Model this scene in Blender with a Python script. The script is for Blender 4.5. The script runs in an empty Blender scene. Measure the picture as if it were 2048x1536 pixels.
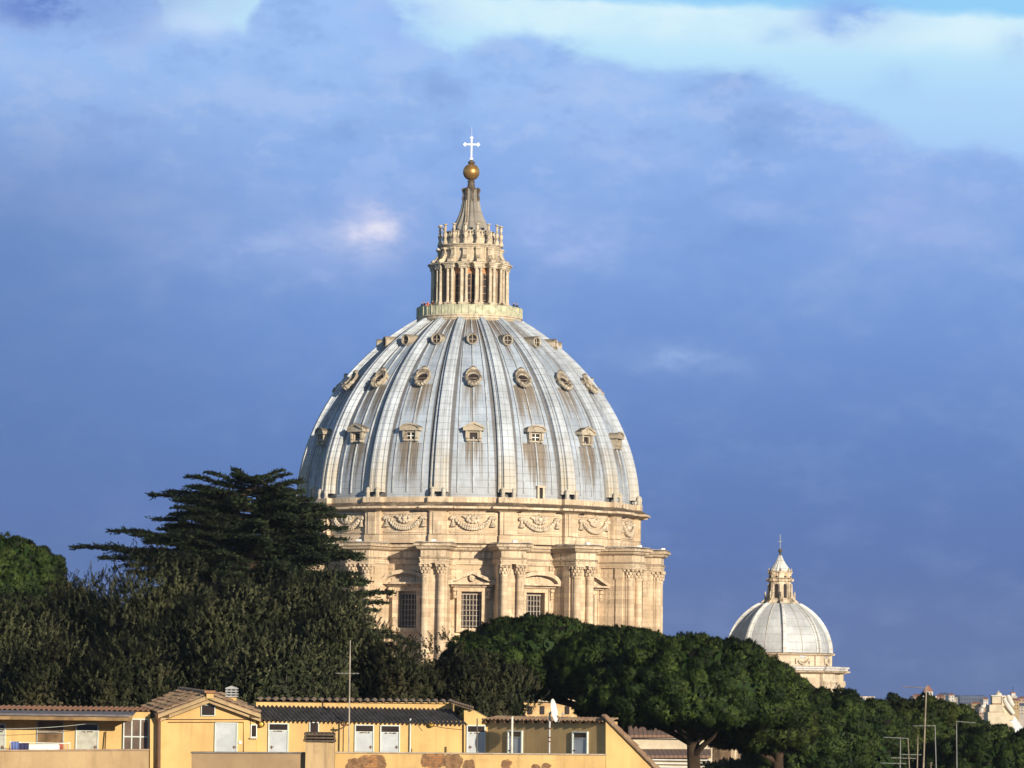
import bpy, bmesh, math, random
import numpy as np
from mathutils import Vector, Matrix

random.seed(7)
RNG = np.random.default_rng(11)
SC = bpy.context.scene
COL = SC.collection
PI = math.pi
R = math.radians
V = Vector

# ------------------------------------------------------------------ camera
EYE = V((0.0, 0.0, 53.0))            # eye height above the square in front of the basilica
FPX = 8500.0                         # focal length in pixels of the 2048 wide photograph
PITCH = math.atan(632 / FPX)
ROLL = R(0.68)
_F = V((0, math.cos(PITCH), math.sin(PITCH)))
_R0 = V((1, 0, 0))
_U0 = V((0, -math.sin(PITCH), math.cos(PITCH)))
_RR = math.cos(ROLL) * _R0 + math.sin(ROLL) * _U0
_UU = -math.sin(ROLL) * _R0 + math.cos(ROLL) * _U0
cam_d = bpy.data.cameras.new('camera')
cam = bpy.data.objects.new('camera', cam_d)
COL.objects.link(cam)
SC.camera = cam
cam_d.sensor_width = 36.0
cam_d.lens = 36.0 * FPX / 2048.0
cam_d.clip_start = 1.0
cam_d.clip_end = 20000.0
mw = Matrix.Identity(4)
for i in range(3):
    mw[i][0], mw[i][1], mw[i][2], mw[i][3] = _RR[i], _UU[i], -_F[i], EYE[i]
cam.matrix_world = mw

def at(px, py, d):
    """world point at distance d (along +Y) under a pixel of the 2048x1536 photograph"""
    v = _F + _RR * ((px - 1024) / FPX) + _UU * ((768 - py) / FPX)
    return EYE + v * (d / v.y)

# ------------------------------------------------------------------ sun, sky, exposure
SUN_AZ, SUN_EL = R(28), R(12.6)       # behind the camera, to its right, low
S_DIR = V((math.sin(SUN_AZ) * math.cos(SUN_EL), -math.cos(SUN_AZ) * math.cos(SUN_EL), math.sin(SUN_EL)))
sl = bpy.data.lights.new('sun', 'SUN')
sl.energy = 5.0
sl.angle = R(0.53)
sl.color = (1.0, 0.86, 0.65)
so = bpy.data.objects.new('sun', sl)
COL.objects.link(so)
so.rotation_euler = (-S_DIR).to_track_quat('-Z', 'Y').to_euler()
SC.view_settings.view_transform = 'Standard'
SC.view_settings.look = 'None'
SC.view_settings.exposure = 0.4
SC.view_settings.gamma = 1.0

def lin(*c):
    out = []
    for v in c:
        v /= 255.0
        out.append(v / 12.92 if v <= 0.04045 else ((v + 0.055) / 1.055) ** 2.4)
    return (*out, 1.0)

class NG:
    """small helper that writes node expressions"""
    def __init__(self, nt):
        self.nt = nt
    def n(self, typ, **kw):
        nd = self.nt.nodes.new(typ)
        for k, v in kw.items():
            setattr(nd, k, v)
        return nd
    def put(self, sock, val):
        if isinstance(val, bpy.types.NodeSocket):
            self.nt.links.new(val, sock)
        else:
            sock.default_value = val
    def m(self, op, a, b=0.0, c=0.0, clamp=False):
        nd = self.n('ShaderNodeMath', operation=op, use_clamp=clamp)
        for i, x in enumerate((a, b, c)):
            self.put(nd.inputs[i], x)
        return nd.outputs[0]
    def add(self, a, b): return self.m('ADD', a, b)
    def sub(self, a, b): return self.m('SUBTRACT', a, b)
    def mul(self, a, b): return self.m('MULTIPLY', a, b)
    def div(self, a, b): return self.m('DIVIDE', a, b)
    def step(self, v, lo, hi, smooth=True):
        nd = self.n('ShaderNodeMapRange', clamp=True)
        nd.interpolation_type = 'SMOOTHSTEP' if smooth else 'LINEAR'
        self.put(nd.inputs['Value'], v)
        nd.inputs['From Min'].default_value = lo
        nd.inputs['From Max'].default_value = hi
        return nd.outputs[0]
    def xyz(self, v):
        nd = self.n('ShaderNodeSeparateXYZ')
        self.put(nd.inputs[0], v)
        return nd.outputs
    def vec(self, x, y, z):
        nd = self.n('ShaderNodeCombineXYZ')
        for i, q in enumerate((x, y, z)):
            self.put(nd.inputs[i], q)
        return nd.outputs[0]
    def noise(self, v, scale, detail=4.0, rough=0.55):
        nd = self.n('ShaderNodeTexNoise')
        self.put(nd.inputs['Vector'], v)
        nd.inputs['Scale'].default_value = scale
        nd.inputs['Detail'].default_value = detail
        nd.inputs['Roughness'].default_value = rough
        return nd.outputs[0]
    def mix(self, f, a, b, mode='MIX'):
        nd = self.n('ShaderNodeMix', data_type='RGBA', blend_type=mode)
        self.put(nd.inputs[0], f)
        self.put(nd.inputs[6], a)
        self.put(nd.inputs[7], b)
        return nd.outputs[2]
    def ramp(self, f, stops, interp='LINEAR'):
        nd = self.n('ShaderNodeValToRGB')
        cr = nd.color_ramp
        cr.interpolation = interp
        while len(cr.elements) < len(stops):
            cr.elements.new(0.5)
        for e, (p, c) in zip(cr.elements, stops):
            e.position = p
            e.color = c if len(c) == 4 else (*c, 1)
        self.put(nd.inputs[0], f)
        return nd.outputs[0]
    def scale(self, v, s):
        nd = self.n('ShaderNodeMapping')
        self.put(nd.inputs['Vector'], v)
        nd.inputs['Scale'].default_value = s
        return nd.outputs[0]

world = bpy.data.worlds.new('World')
SC.world = world
world.use_nodes = True
def build_sky():
    nt = world.node_tree
    nt.nodes.clear()
    g = NG(nt)
    d = g.xyz(g.n('ShaderNodeTexCoord').outputs['Generated'])
    sx = g.mul(g.m('ARCTAN2', d[0], d[1]), FPX)          # bearing, in photograph pixels from straight ahead
    sy = g.mul(g.m('ARCSINE', d[2]), FPX)                # elevation above the horizon in the same unit
    base = g.vec(g.mul(sx, 0.001), g.mul(sy, 0.001), 0.0)
    n_big = g.sub(g.noise(g.scale(base, (1.5, 2.6, 1)), 1.0, 5, 0.55), 0.5)
    n_mid = g.sub(g.noise(g.scale(base, (3.6, 6.5, 1)), 1.0, 7, 0.6), 0.5)
    n_fin = g.sub(g.noise(g.scale(base, (9.0, 15.0, 1)), 1.0, 6, 0.62), 0.5)
    X = g.add(sx, g.add(g.mul(n_mid, 90), g.mul(n_fin, 60)))
    Y = g.add(sy, g.add(g.mul(n_mid, 60), g.mul(n_fin, 70)))
    def T(y): return (1400 - y) / 1500.0
    grad = g.ramp(g.div(sy, 1500.0), [
        (T(1400), lin(84, 108, 162)), (T(1150), lin(82, 111, 172)), (T(900), lin(95, 129, 192)),
        (T(700), lin(110, 146, 209)), (T(500), lin(125, 162, 224)), (T(330), lin(140, 176, 235)),
        (T(200), lin(155, 190, 242)), (T(60), lin(158, 195, 246))])
    # soft, slightly violet cloud body, strongest in the upper half
    lum = g.mul(g.step(g.add(n_big, g.mul(n_mid, 0.6)), -0.02, 0.26), g.step(sy, 420, 1000))
    col = g.mix(g.mul(lum, 0.5), grad, lin(176, 197, 238))
    drk = g.mul(g.step(g.add(g.mul(n_big, -1.0), g.mul(n_mid, -0.5)), 0.0, 0.25), g.step(sy, 300, 1100))
    col = g.mix(g.mul(drk, 0.38), col, lin(98, 134, 200))
    lump = g.sub(g.noise(g.scale(base, (5.5, 9.5, 1)), 1.0, 9, 0.66), 0.5)
    up = g.step(sy, 880, 1180)
    col = g.mix(g.mul(g.mul(g.step(lump, 0.0, 0.10), up), 0.30), col, lin(186, 206, 244))
    col = g.mix(g.mul(g.mul(g.step(lump, -0.02, -0.13), up), 0.26), col, lin(118, 150, 216))
    col = g.mix(g.mul(g.step(lump, -0.05, 0.2), 0.10), col, lin(170, 192, 236))
    side = g.mul(g.step(sx, -250, -1100), g.step(sy, 1330, 900))
    col = g.mix(g.mul(side, 0.55), col, lin(84, 115, 172))
    # break in the cloud at the top: pale cyan sky above an edge that falls to the right
    edge = [(0, 1590), (230, 1500), (330, 1335), (480, 1320), (560, 1480), (700, 1480), (800, 1325), (900, 1270),
            (960, 1300), (1060, 1325), (1160, 1290), (1300, 1255), (1480, 1245), (1600, 1225), (1700, 1175),
            (1790, 1130), (1900, 1085), (2000, 1095), (2048, 1080)]
    e_h = g.mul(g.ramp(g.div(g.add(X, 1024), 2048.0), [(px / 2048.0, ((h / 2000.0),) * 3) for px, h in edge]), 2000.0)
    e_h = g.xyz(e_h)[0]
    opened = g.step(g.sub(Y, e_h), -16, 34)
    clear = g.ramp(g.div(sy, 1500.0), [(T(330), lin(164, 203, 249)), (T(180), lin(178, 219, 252)), (T(100), lin(192, 233, 253))])
    col = g.mix(g.mul(opened, 0.92), col, clear)
    # bright streak of high cloud and the bluer sky above it
    top = g.sub(1408.0, g.mul(g.add(sx, 224), 0.036))
    Y2 = g.add(sy, g.mul(n_fin, 34))
    band = g.mul(g.step(g.sub(Y2, top), 8, -8), g.mul(g.step(g.sub(Y2, top), -96, -34), g.step(X, -300, -60)))
    streak = g.mul(band, g.add(0.55, g.mul(g.step(lump, -0.12, 0.1), 0.45)))
    col = g.mix(g.mul(g.mul(streak, opened), 0.9), col, lin(218, 243, 254))
    above = g.mul(g.step(g.sub(Y2, top), -5, 18), g.step(X, -420, 0))
    col = g.mix(g.mul(above, 0.85), col, lin(140, 204, 249))
    # ragged grey-violet scraps in front of the streak
    def blob(px, py, rx, ry, c, k, base_col, soft=0.1):
        q = g.add(g.m('POWER', g.div(g.m('ABSOLUTE', g.sub(X, px - 1024.0)), rx), 2.0),
                  g.m('POWER', g.div(g.m('ABSOLUTE', g.sub(Y, 1400.0 - py)), ry), 2.0))
        f = g.m('EXPONENT', g.mul(q, -1.0))
        f = g.mul(f, g.add(0.45, g.mul(g.step(lump, -0.10, 0.12), 0.75))) if soft else f
        return g.mix(g.mul(f, k), base_col, c)
    col = blob(1700, 30, 95, 48, lin(140, 180, 240), 0.85, col)
    col = blob(1560, 62, 45, 26, lin(176, 214, 248), 0.7, col)
    col = blob(2040, 95, 50, 30, lin(166, 205, 246), 0.8, col)
    col = blob(1790, 165, 45, 30, lin(150, 188, 242), 0.5, col)
    col = blob(800, 50, 90, 50, lin(150, 184, 244), 0.7, col)
    col = blob(120, 30, 260, 62, lin(106, 138, 208), 0.9, col)
    col = blob(395, 55, 110, 40, lin(196, 220, 252), 0.75, col)
    col = blob(725, 470, 105, 60, lin(188, 200, 238), 0.7, col)
    col = blob(742, 462, 44, 34, lin(226, 224, 246), 1.0, col)
    col = blob(748, 466, 30, 22, lin(244, 240, 250), 0.8, col)
    col = blob(570, 520, 150, 55, lin(166, 188, 234), 0.75, col)
    col = blob(1120, 480, 130, 55, lin(168, 190, 238), 0.7, col)
    col = blob(1345, 715, 120, 28, lin(150, 178, 228), 0.75, col)
    col = blob(1470, 410, 90, 20, lin(168, 190, 240), 0.4, col)
    col = blob(1830, 440, 170, 90, lin(160, 180, 232), 0.4, col)
    sky = g.n('ShaderNodeTexSky')
    sky.sky_type = 'NISHITA'
    sky.sun_disc = False
    sky.sun_elevation = SUN_EL
    sky.sun_rotation = math.atan2(S_DIR.x, S_DIR.y)
    sky.altitude = 60
    b1 = g.n('ShaderNodeBackground'); g.put(b1.inputs[0], sky.outputs[0]); b1.inputs[1].default_value = 0.065
    b2 = g.n('ShaderNodeBackground'); g.put(b2.inputs[0], col); b2.inputs[1].default_value = 0.758   # = 1 / 2**exposure: the colours above are as photographed
    ms = g.n('ShaderNodeMixShader')
    # the cloud bank lies over the whole horizon and thins out overhead
    g.put(ms.inputs[0], g.step(sy, 4200, 1650))
    nt.links.new(b1.outputs[0], ms.inputs[1])
    nt.links.new(b2.outputs[0], ms.inputs[2])
    out = g.n('ShaderNodeOutputWorld')
    nt.links.new(ms.outputs[0], out.inputs[0])
build_sky()

# ------------------------------------------------------------------ mesh helpers
class MB:
    """collects shapes and links them as ONE mesh object"""
    def __init__(self):
        self.v, self.f, self.xf = [], [], None
    def add(self, vs, fs):
        o = len(self.v)
        if self.xf is not None:
            vs = [self.xf @ V(p) for p in vs]
        self.v.extend([tuple(p) for p in vs])
        self.f.extend([tuple(i + o for i in q) for q in fs])
        return self
    def hexa(self, p):
        return self.add(p, [(0, 1, 2, 3), (7, 6, 5, 4), (0, 4, 5, 1), (1, 5, 6, 2), (2, 6, 7, 3), (3, 7, 4, 0)])
    def box(self, x0, x1, y0, y1, z0, z1):
        return self.hexa([(x0, y0, z0), (x1, y0, z0), (x1, y1, z0), (x0, y1, z0), (x0, y0, z1), (x1, y0, z1), (x1, y1, z1), (x0, y1, z1)])
    def prism(self, poly, y0, y1):
        """polygon in x,z pulled from y0 to y1"""
        n = len(poly)
        vs = [(x, y0, z) for x, z in poly] + [(x, y1, z) for x, z in poly]
        fs = [tuple(range(n)), tuple(range(2 * n - 1, n - 1, -1))]
        fs += [(i, (i + 1) % n, (i + 1) % n + n, i + n) for i in range(n)]
        return self.add(vs, fs)
    def lathe(self, prof, n=24, cx=0.0, cy=0.0, a0=0.0, a1=2 * PI, cap=True):
        full = abs(a1 - a0 - 2 * PI) < 1e-6
        m = n if full else n + 1
        vs, fs = [], []
        for r, z in prof:
            for i in range(m):
                a = a0 + (a1 - a0) * i / n
                vs.append((cx + r * math.sin(a), cy - r * math.cos(a), z))
        for j in range(len(prof) - 1):
            for i in range(n):
                i2 = (i + 1) % m
                fs.append((j * m + i, j * m + i2, (j + 1) * m + i2, (j + 1) * m + i))
        if cap and full:
            fs.append(tuple(range(m - 1, -1, -1)))
            k = (len(prof) - 1) * m
            fs.append(tuple(range(k, k + m)))
        return self.add(vs, fs)
    def rings(self, rows, close=True, caps=False):
        m = len(rows[0])
        vs = [p for r in rows for p in r]
        fs = []
        for j in range(len(rows) - 1):
            for i in range(m if close else m - 1):
                i2 = (i + 1) % m
                fs.append((j * m + i, j * m + i2, (j + 1) * m + i2, (j + 1) * m + i))
        if caps:
            fs.append(tuple(range(m - 1, -1, -1)))
            k = (len(rows) - 1) * m
            fs.append(tuple(range(k, k + m)))
        return self.add(vs, fs)
    def tube(self, pts, rad, n=6):
        pts = [V(p) for p in pts]
        if not isinstance(rad, (list, tuple)):
            rad = [rad] * len(pts)
        rows = []
        for i, p in enumerate(pts):
            t = (pts[min(i + 1, len(pts) - 1)] - pts[max(i - 1, 0)]).normalized()
            a = V((0, 0, 1)) if abs(t.z) < 0.9 else V((1, 0, 0))
            u = t.cross(a).normalized()
            w = t.cross(u)
            rows.append([p + (u * math.cos(2 * PI * k / n) + w * math.sin(2 * PI * k / n)) * rad[i] for k in range(n)])
        return self.rings(rows, True, True)
    def ball(self, c, r, n=10, m=7, sz=None):
        sz = sz or (1, 1, 1)
        rows = []
        for j in range(1, m):
            p = PI * j / m
            rows.append([(c[0] + r * sz[0] * math.sin(p) * math.cos(2 * PI * i / n), c[1] + r * sz[1] * math.sin(p) * math.sin(2 * PI * i / n),
                          c[2] - r * sz[2] * math.cos(p)) for i in range(n)])
        return self.rings(rows, True, True)
    def build(self, name, mat, parent=None, smooth=False, loc=None, rz=0.0, label=None):
        me = bpy.data.meshes.new(name)
        me.from_pydata(self.v, [], self.f)
        bm = bmesh.new()
        bm.from_mesh(me)
        bmesh.ops.recalc_face_normals(bm, faces=bm.faces)
        bm.to_mesh(me)
        bm.free()
        if smooth:
            lim = math.cos(R(40))
            me.polygons.foreach_set('use_smooth', [True] * len(me.polygons))
            try:
                me.set_sharp_from_angle(angle=R(40))
            except Exception:
                pass
        me.materials.append(mat)
        o = bpy.data.objects.new(name, me)
        COL.objects.link(o)
        if parent is not None:
            o.parent = parent
        if loc is not None:
            o.location = loc
        o.rotation_euler.z = rz
        if label:
            o['label'] = label
        return o

def tag(o, label, cat, group=None, kind=None):
    o['label'] = label
    o['category'] = cat
    if group:
        o['group'] = group
    if kind:
        o['kind'] = kind
    return o
def thing(name, label, cat, loc=(0, 0, 0), group=None):
    o = bpy.data.objects.new(name, None)
    COL.objects.link(o)
    o.location = loc
    o.empty_display_size = 0.5
    return tag(o, label, cat, group)
def kids(o):
    return [c for c in bpy.data.objects if c.parent == o]
def copy_tree(o, parent=None, rz=None, loc=None):
    c = o.copy()
    COL.objects.link(c)
    c.parent = parent
    if rz is not None:
        c.rotation_euler.z = rz
    if loc is not None:
        c.location = loc
    for k in kids(o):
        copy_tree(k, c)
    return c

# ------------------------------------------------------------------ materials
def new_mat(name):
    mt = bpy.data.materials.new(name)
    mt.use_nodes = True
    nt = mt.node_tree
    p = nt.nodes['Principled BSDF']
    return mt, NG(nt), p
def plain(name, col, rough=0.7, metal=0.0, var=0.25, scale=3.0, spec=0.3, bump=0.0):
    mt, g, p = new_mat(name)
    pos = g.n('ShaderNodeNewGeometry').outputs['Position']
    nz = g.noise(pos, scale, 6, 0.65)
    c = g.mix(g.step(nz, 0.3, 0.75), (*[x * (1 - var) for x in col], 1), (*[min(1, x * (1 + var * 0.6)) for x in col], 1))
    g.put(p.inputs['Base Color'], c)
    p.inputs['Roughness'].default_value = rough
    p.inputs['Metallic'].default_value = metal
    p.inputs['Specular IOR Level'].default_value = spec
    if bump:
        b = g.n('ShaderNodeBump'); b.inputs['Strength'].default_value = bump; b.inputs['Distance'].default_value = 0.1
        g.put(b.inputs['Height'], nz); g.put(p.inputs['Normal'], b.outputs[0])
    return mt

def stone(name, col, dirt=0.45, course=0.62, dark=(0.16, 0.125, 0.085), bands=()):
    """weathered travertine: mottled blocks, fine courses, run-off streaks"""
    mt, g, p = new_mat(name)
    pos = g.n('ShaderNodeNewGeometry').outputs['Position']
    x, y, z = g.xyz(pos)
    big = g.noise(pos, 0.35, 5, 0.6)
    fine = g.noise(pos, 2.6, 6, 0.7)
    ver = g.noise(g.scale(pos, (2.2, 2.2, 0.16)), 1.0, 5, 0.65)
    hor = g.noise(g.scale(pos, (0.5, 0.5, 3.2)), 1.0, 5, 0.7)
    c = g.mix(g.step(big, 0.3, 0.72), (*[k * q for k, q in zip(col, (0.82, 0.78, 0.74))], 1), (*[min(1, k * 1.14) for k in col], 1))
    c = g.mix(g.mul(g.step(fine, 0.5, 0.8), 0.35), c, (*[k * 0.6 for k in (col[0], col[1] * 0.95, col[2] * 0.85)], 1))
    cell = g.n('ShaderNodeTexWhiteNoise')
    ang = g.mul(g.m('ARCTAN2', g.sub(x, AXX), g.sub(AXY, y)), 15.0)
    row = g.m('FLOOR', g.div(z, course))
    g.put(cell.inputs['Vector'], g.vec(g.m('FLOOR', g.add(ang, g.mul(row, 0.37))), 0.0, row))
    c = g.mix(0.26, c, cell.outputs['Value'], 'MULTIPLY')
    ln = g.m('ABSOLUTE', g.sub(g.m('FRACT', g.div(z, course)), 0.5))
    c = g.mix(g.mul(g.step(ln, 0.455, 0.5), 0.32), c, (*[k * 0.35 for k in col], 1))
    nz_ = g.xyz(g.n('ShaderNodeNewGeometry').outputs['Normal'])[2]
    led = g.mul(g.mul(g.step(nz_, 0.15, 0.7), g.step(g.add(big, g.mul(fine, 0.5)), 0.45, 0.85)), min(1.0, dirt * 1.5))
    c = g.mix(led, c, (*[k * 0.8 for k in dark], 1))
    for za, zb, k in bands:               # sooty crust that sits on one moulding
        bm_ = g.mul(g.step(z, za - 0.08, za + 0.08), g.step(z, zb + 0.08, zb - 0.08))
        run = g.noise(g.scale(pos, (0.9, 0.9, 1.6)), 1.0, 6, 0.7)
        c = g.mix(g.mul(g.mul(bm_, g.step(run, 0.30, 0.62)), k), c, (*dark, 1))
    st = g.mul(g.mul(g.step(g.add(ver, g.mul(big, 0.45)), 0.68, 0.96), g.step(fine, 0.32, 0.6)), dirt)
    c = g.mix(st, c, (*dark, 1))
    ho = g.mul(g.step(hor, 0.62, 0.85), dirt * 0.7)
    c = g.mix(ho, c, (*dark, 1))
    g.put(p.inputs['Base Color'], c)
    p.inputs['Roughness'].default_value = 0.85
    p.inputs['Specular IOR Level'].default_value = 0.2
    b = g.n('ShaderNodeBump'); b.inputs['Strength'].default_value = 0.5; b.inputs['Distance'].default_value = 0.12
    g.put(b.inputs['Height'], g.add(fine, g.mul(g.step(ln, 0.45, 0.5), -0.6))); g.put(p.inputs['Normal'], b.outputs[0])
    return mt

# ------------------------------------------------------------------ the great dome: measures taken from the photograph
DD = 625.0
ax0 = at(942.6, 344, DD)
AXX, AXY = ax0.x, DD
def axpx(y): return 942.6 - (y - 344) * math.tan(ROLL)
def zA(y):
    """height of a point of the dome's axis seen at photo row y"""
    return at(axpx(y), y, DD).z
S = (at(1000, 700, DD) - at(999, 700, DD)).length      # metres per photo pixel at the dome
TH0 = R(13.8)                                            # bearing of a rib / buttress
STEP = 2 * PI / 16
PIERS = [TH0 + k * STEP for k in range(16)]
BAYS = [TH0 + (k + 0.5) * STEP for k in range(16)]
def wrap(a): return (a + PI) % (2 * PI) - PI
def seen(a, lim=104): return abs(math.degrees(wrap(a))) < lim

m_stone = stone('travertine', (0.69, 0.55, 0.40), 0.8)
m_trim = stone('travertine_trim', (0.69, 0.56, 0.415), 1.0, 1.3, (0.11, 0.08, 0.055), [(zA(1028.5), zA(1020), 0.9), (zA(1037.5), zA(1034), 0.5), (zA(1104), zA(1099), 0.55), (zA(1115), zA(1111), 0.35), (zA(1131), zA(1127.5), 0.4)])
m_dorm = stone('dormer_stone', (0.50, 0.45, 0.37), 1.0, 0.9, (0.14, 0.11, 0.085))
m_pale = stone('pale_travertine', (0.68, 0.585, 0.465), 0.8, 0.8)
m_dark = plain('window_dark', (0.03, 0.022, 0.022), 0.5, 0, 0.3, 1.0, 0.15)
m_grille = plain('window_grille', (0.36, 0.31, 0.26), 0.6)
m_gold = plain('gilded_bronze', (0.46, 0.27, 0.09), 0.38, 0.65, 0.25, 1.2)
m_white = plain('white_metal', (0.85, 0.85, 0.82), 0.45, 0, 0.08)
m_bronze = plain('dark_bronze', (0.10, 0.075, 0.055), 0.6, 0, 0.4)
m_orange = plain('orange_plaster', (0.52, 0.25, 0.11), 0.85, 0, 0.25, 1.5)

def lead_mat(name, base, rows, row_h, rib=False, axis_z=(0, 1), crown=True, sheet_w=0.95):
    """lead sheets: pale seams, oxide patches, rusty run-off under each dormer row"""
    mt, g, p = new_mat(name)
    tc = g.n('ShaderNodeTexCoord').outputs['Object']
    wp = g.n('ShaderNodeNewGeometry').outputs['Position']
    x, y, z = g.xyz(tc)
    ang = g.m('ARCTAN2', x, g.mul(y, -1.0))
    u = g.div(g.sub(ang, BAYS[0]), STEP)
    bay = g.m('FLOOR', g.add(u, 0.5))
    phi = g.sub(u, bay)
    big = g.noise(wp, 0.28, 5, 0.6)
    mid = g.noise(wp, 1.3, 6, 0.65)
    c = g.mix(g.step(big, 0.32, 0.7), (*[k * 0.80 for k in base], 1), (*[min(1, k * 1.16) for k in base], 1))
    # single sheets differ a little
    cell = g.n('ShaderNodeTexWhiteNoise')
    hh = g.div(z, row_h)
    g.put(cell.inputs['Vector'], g.vec(g.m('FLOOR', g.mul(phi, 16)), bay, g.m('FLOOR', hh)))
    c = g.mix(0.11, c, cell.outputs['Value'], 'MULTIPLY')
    ln = g.m('ABSOLUTE', g.sub(g.m('FRACT', hh), 0.5))
    seam = g.step(ln, 0.43, 0.5)
    c = g.mix(g.mul(seam, 0.32 if rib else 0.13), c, (0.20, 0.14, 0.085, 1))
    if not rib:
        vl = g.m('ABSOLUTE', g.sub(g.m('FRACT', g.mul(phi, 16)), 0.5))
        c = g.mix(g.mul(g.step(vl, 0.455, 0.5), 0.08), c, (0.22, 0.18, 0.14, 1))
    # warm crust towards the foot
    foot = g.mul(g.step(g.add(z, g.mul(big, 10.0)), axis_z[0] + 16.0, axis_z[0] + 2.0), 0.8 if rib else 0.25)
    c = g.mix(foot, c, (0.50, 0.42, 0.29, 1))
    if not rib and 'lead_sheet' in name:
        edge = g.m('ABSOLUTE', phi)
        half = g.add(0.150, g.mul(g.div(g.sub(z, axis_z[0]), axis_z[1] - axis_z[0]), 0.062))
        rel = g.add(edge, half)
        c = g.mix(g.mul(g.step(rel, 0.470, 0.492), 0.8), c, (0.085, 0.07, 0.06, 1))  # dark line along each rib: grime plus the gap's shadow painted into the colour
        tone = g.noise(g.vec(g.mul(ang, 20.0), g.mul(z, 0.05), 7.0), 1.0, 4, 0.6)
        c = g.mix(g.mul(g.step(tone, 0.5, 0.75), 0.4), c, (0.22, 0.24, 0.28, 1))
        c = g.mix(g.mul(g.step(tone, 0.48, 0.25), 0.35), c, (0.44, 0.50, 0.58, 1))
    streak = g.noise(g.vec(g.mul(ang, 46.0), g.mul(z, 0.07), bay), 1.0, 6, 0.7)
    streak2 = g.noise(g.vec(g.mul(ang, 120.0), g.mul(z, 0.10), 3.0), 1.0, 3, 0.6)
    total = None
    for z0, L, w, k in rows:
        fall = g.m('MULTIPLY', g.step(g.sub(z0, z), L, 0.0, False), g.step(g.sub(z0, z), -0.4, 0.25))
        side = g.step(g.m('ABSOLUTE', phi), w, w * 0.35)
        a = g.mul(g.mul(fall, side), k)
        total = a if total is None else g.m('MAXIMUM', total, a)
    if total is not None:
        bw = g.n('ShaderNodeTexWhiteNoise'); g.put(bw.inputs['Vector'], g.vec(bay, 3.0, 5.0))
        total = g.mul(total, g.add(0.82, g.mul(bw.outputs['Value'], 0.4)))
        s = g.step(g.add(g.mul(streak, 1.1), g.add(g.mul(total, 0.55), g.mul(streak2, 0.45))), 1.02, 1.34)
        s = g.mul(s, g.step(total, 0.0, 0.2))
        c = g.mix(g.mul(s, 0.85), c, g.mix(g.step(streak2, 0.4, 0.6), (0.215, 0.155, 0.09, 1), (0.105, 0.078, 0.05, 1)))
    if crown:
        t = g.step(z, axis_z[1] - 6.5, axis_z[1] - 0.5, False)
        s = g.step(g.add(streak, g.mul(t, 0.5)), 0.66, 0.95)
        c = g.mix(g.mul(g.mul(s, g.step(t, 0.0, 0.3)), 0.85), c, (0.14, 0.09, 0.05, 1))
    rust = g.mul(g.step(g.noise(g.scale(wp, (1.6, 1.6, 0.14)), 1.0, 6, 0.7), 0.58, 0.8), 0.62 if rib else 0.45)
    c = g.mix(rust, c, (0.34, 0.24, 0.14, 1))
    g.put(p.inputs['Base Color'], c)
    p.inputs['Roughness'].default_value = 0.62
    p.inputs['Specular IOR Level'].default_value = 0.35
    b = g.n('ShaderNodeBump'); b.inputs['Strength'].default_value = 0.6; b.inputs['Distance'].default_value = 0.08
    g.put(b.inputs['Height'], g.add(g.mul(mid, 0.7), seam)); g.put(p.inputs['Normal'], b.outputs[0])
    return mt

# dome outline: (radius px, photo row on the axis)
_pts = [(108, 642), (136, 660), (161, 677), (189, 699), (228, 737), (244, 754), (253, 765), (284, 809), (305, 844), (324, 893), (335, 926), (342, 962), (345.5, 1000)]
_ph = [math.atan2(1000 - y, r) for r, y in _pts]
_pol = np.polyfit(_ph, [math.hypot(r, 1000 - y) for r, y in _pts], 4)
def prof(t):
    """t=0 foot .. 1 crown -> (radius m, height m, normal)"""
    def q(t):
        a = _ph[-1] + (_ph[0] - _ph[-1]) * t
        rho = float(np.polyval(_pol, a))
        return rho * math.cos(a), 1000 - rho * math.sin(a)
    r, y = q(t)
    r2, y2 = q(min(t + 0.003, 1.003)); r1, y1 = q(t - 0.003)
    dr, dz = (r2 - r1), (y1 - y2)
    L = math.hypot(dr, dz)
    return r * S, zA(y), (dz / L, -dr / L)
def r_at(y):
    lo, hi = 0.0, 1.0
    for _ in range(40):
        mid = (lo + hi) / 2
        if prof(mid)[1] < zA(y): lo = mid
        else: hi = mid
    return lo
Z_FOOT, Z_TOP = zA(1010), zA(642)

basilica = thing('basilica', 'great ribbed lead dome on a sunlit stone drum, with lantern, golden ball and cross', 'basilica', (AXX, AXY, 0))
BA = basilica

def shell_off(t): return (16.0 - 7.5 * t) * S
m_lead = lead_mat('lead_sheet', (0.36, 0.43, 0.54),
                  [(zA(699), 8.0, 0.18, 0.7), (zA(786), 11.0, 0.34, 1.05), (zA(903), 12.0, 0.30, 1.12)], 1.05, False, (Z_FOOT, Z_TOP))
m_rib = lead_mat('lead_rib', (0.445, 0.495, 0.57), [], 0.95, True, (Z_FOOT, Z_TOP), crown=False)

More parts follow.
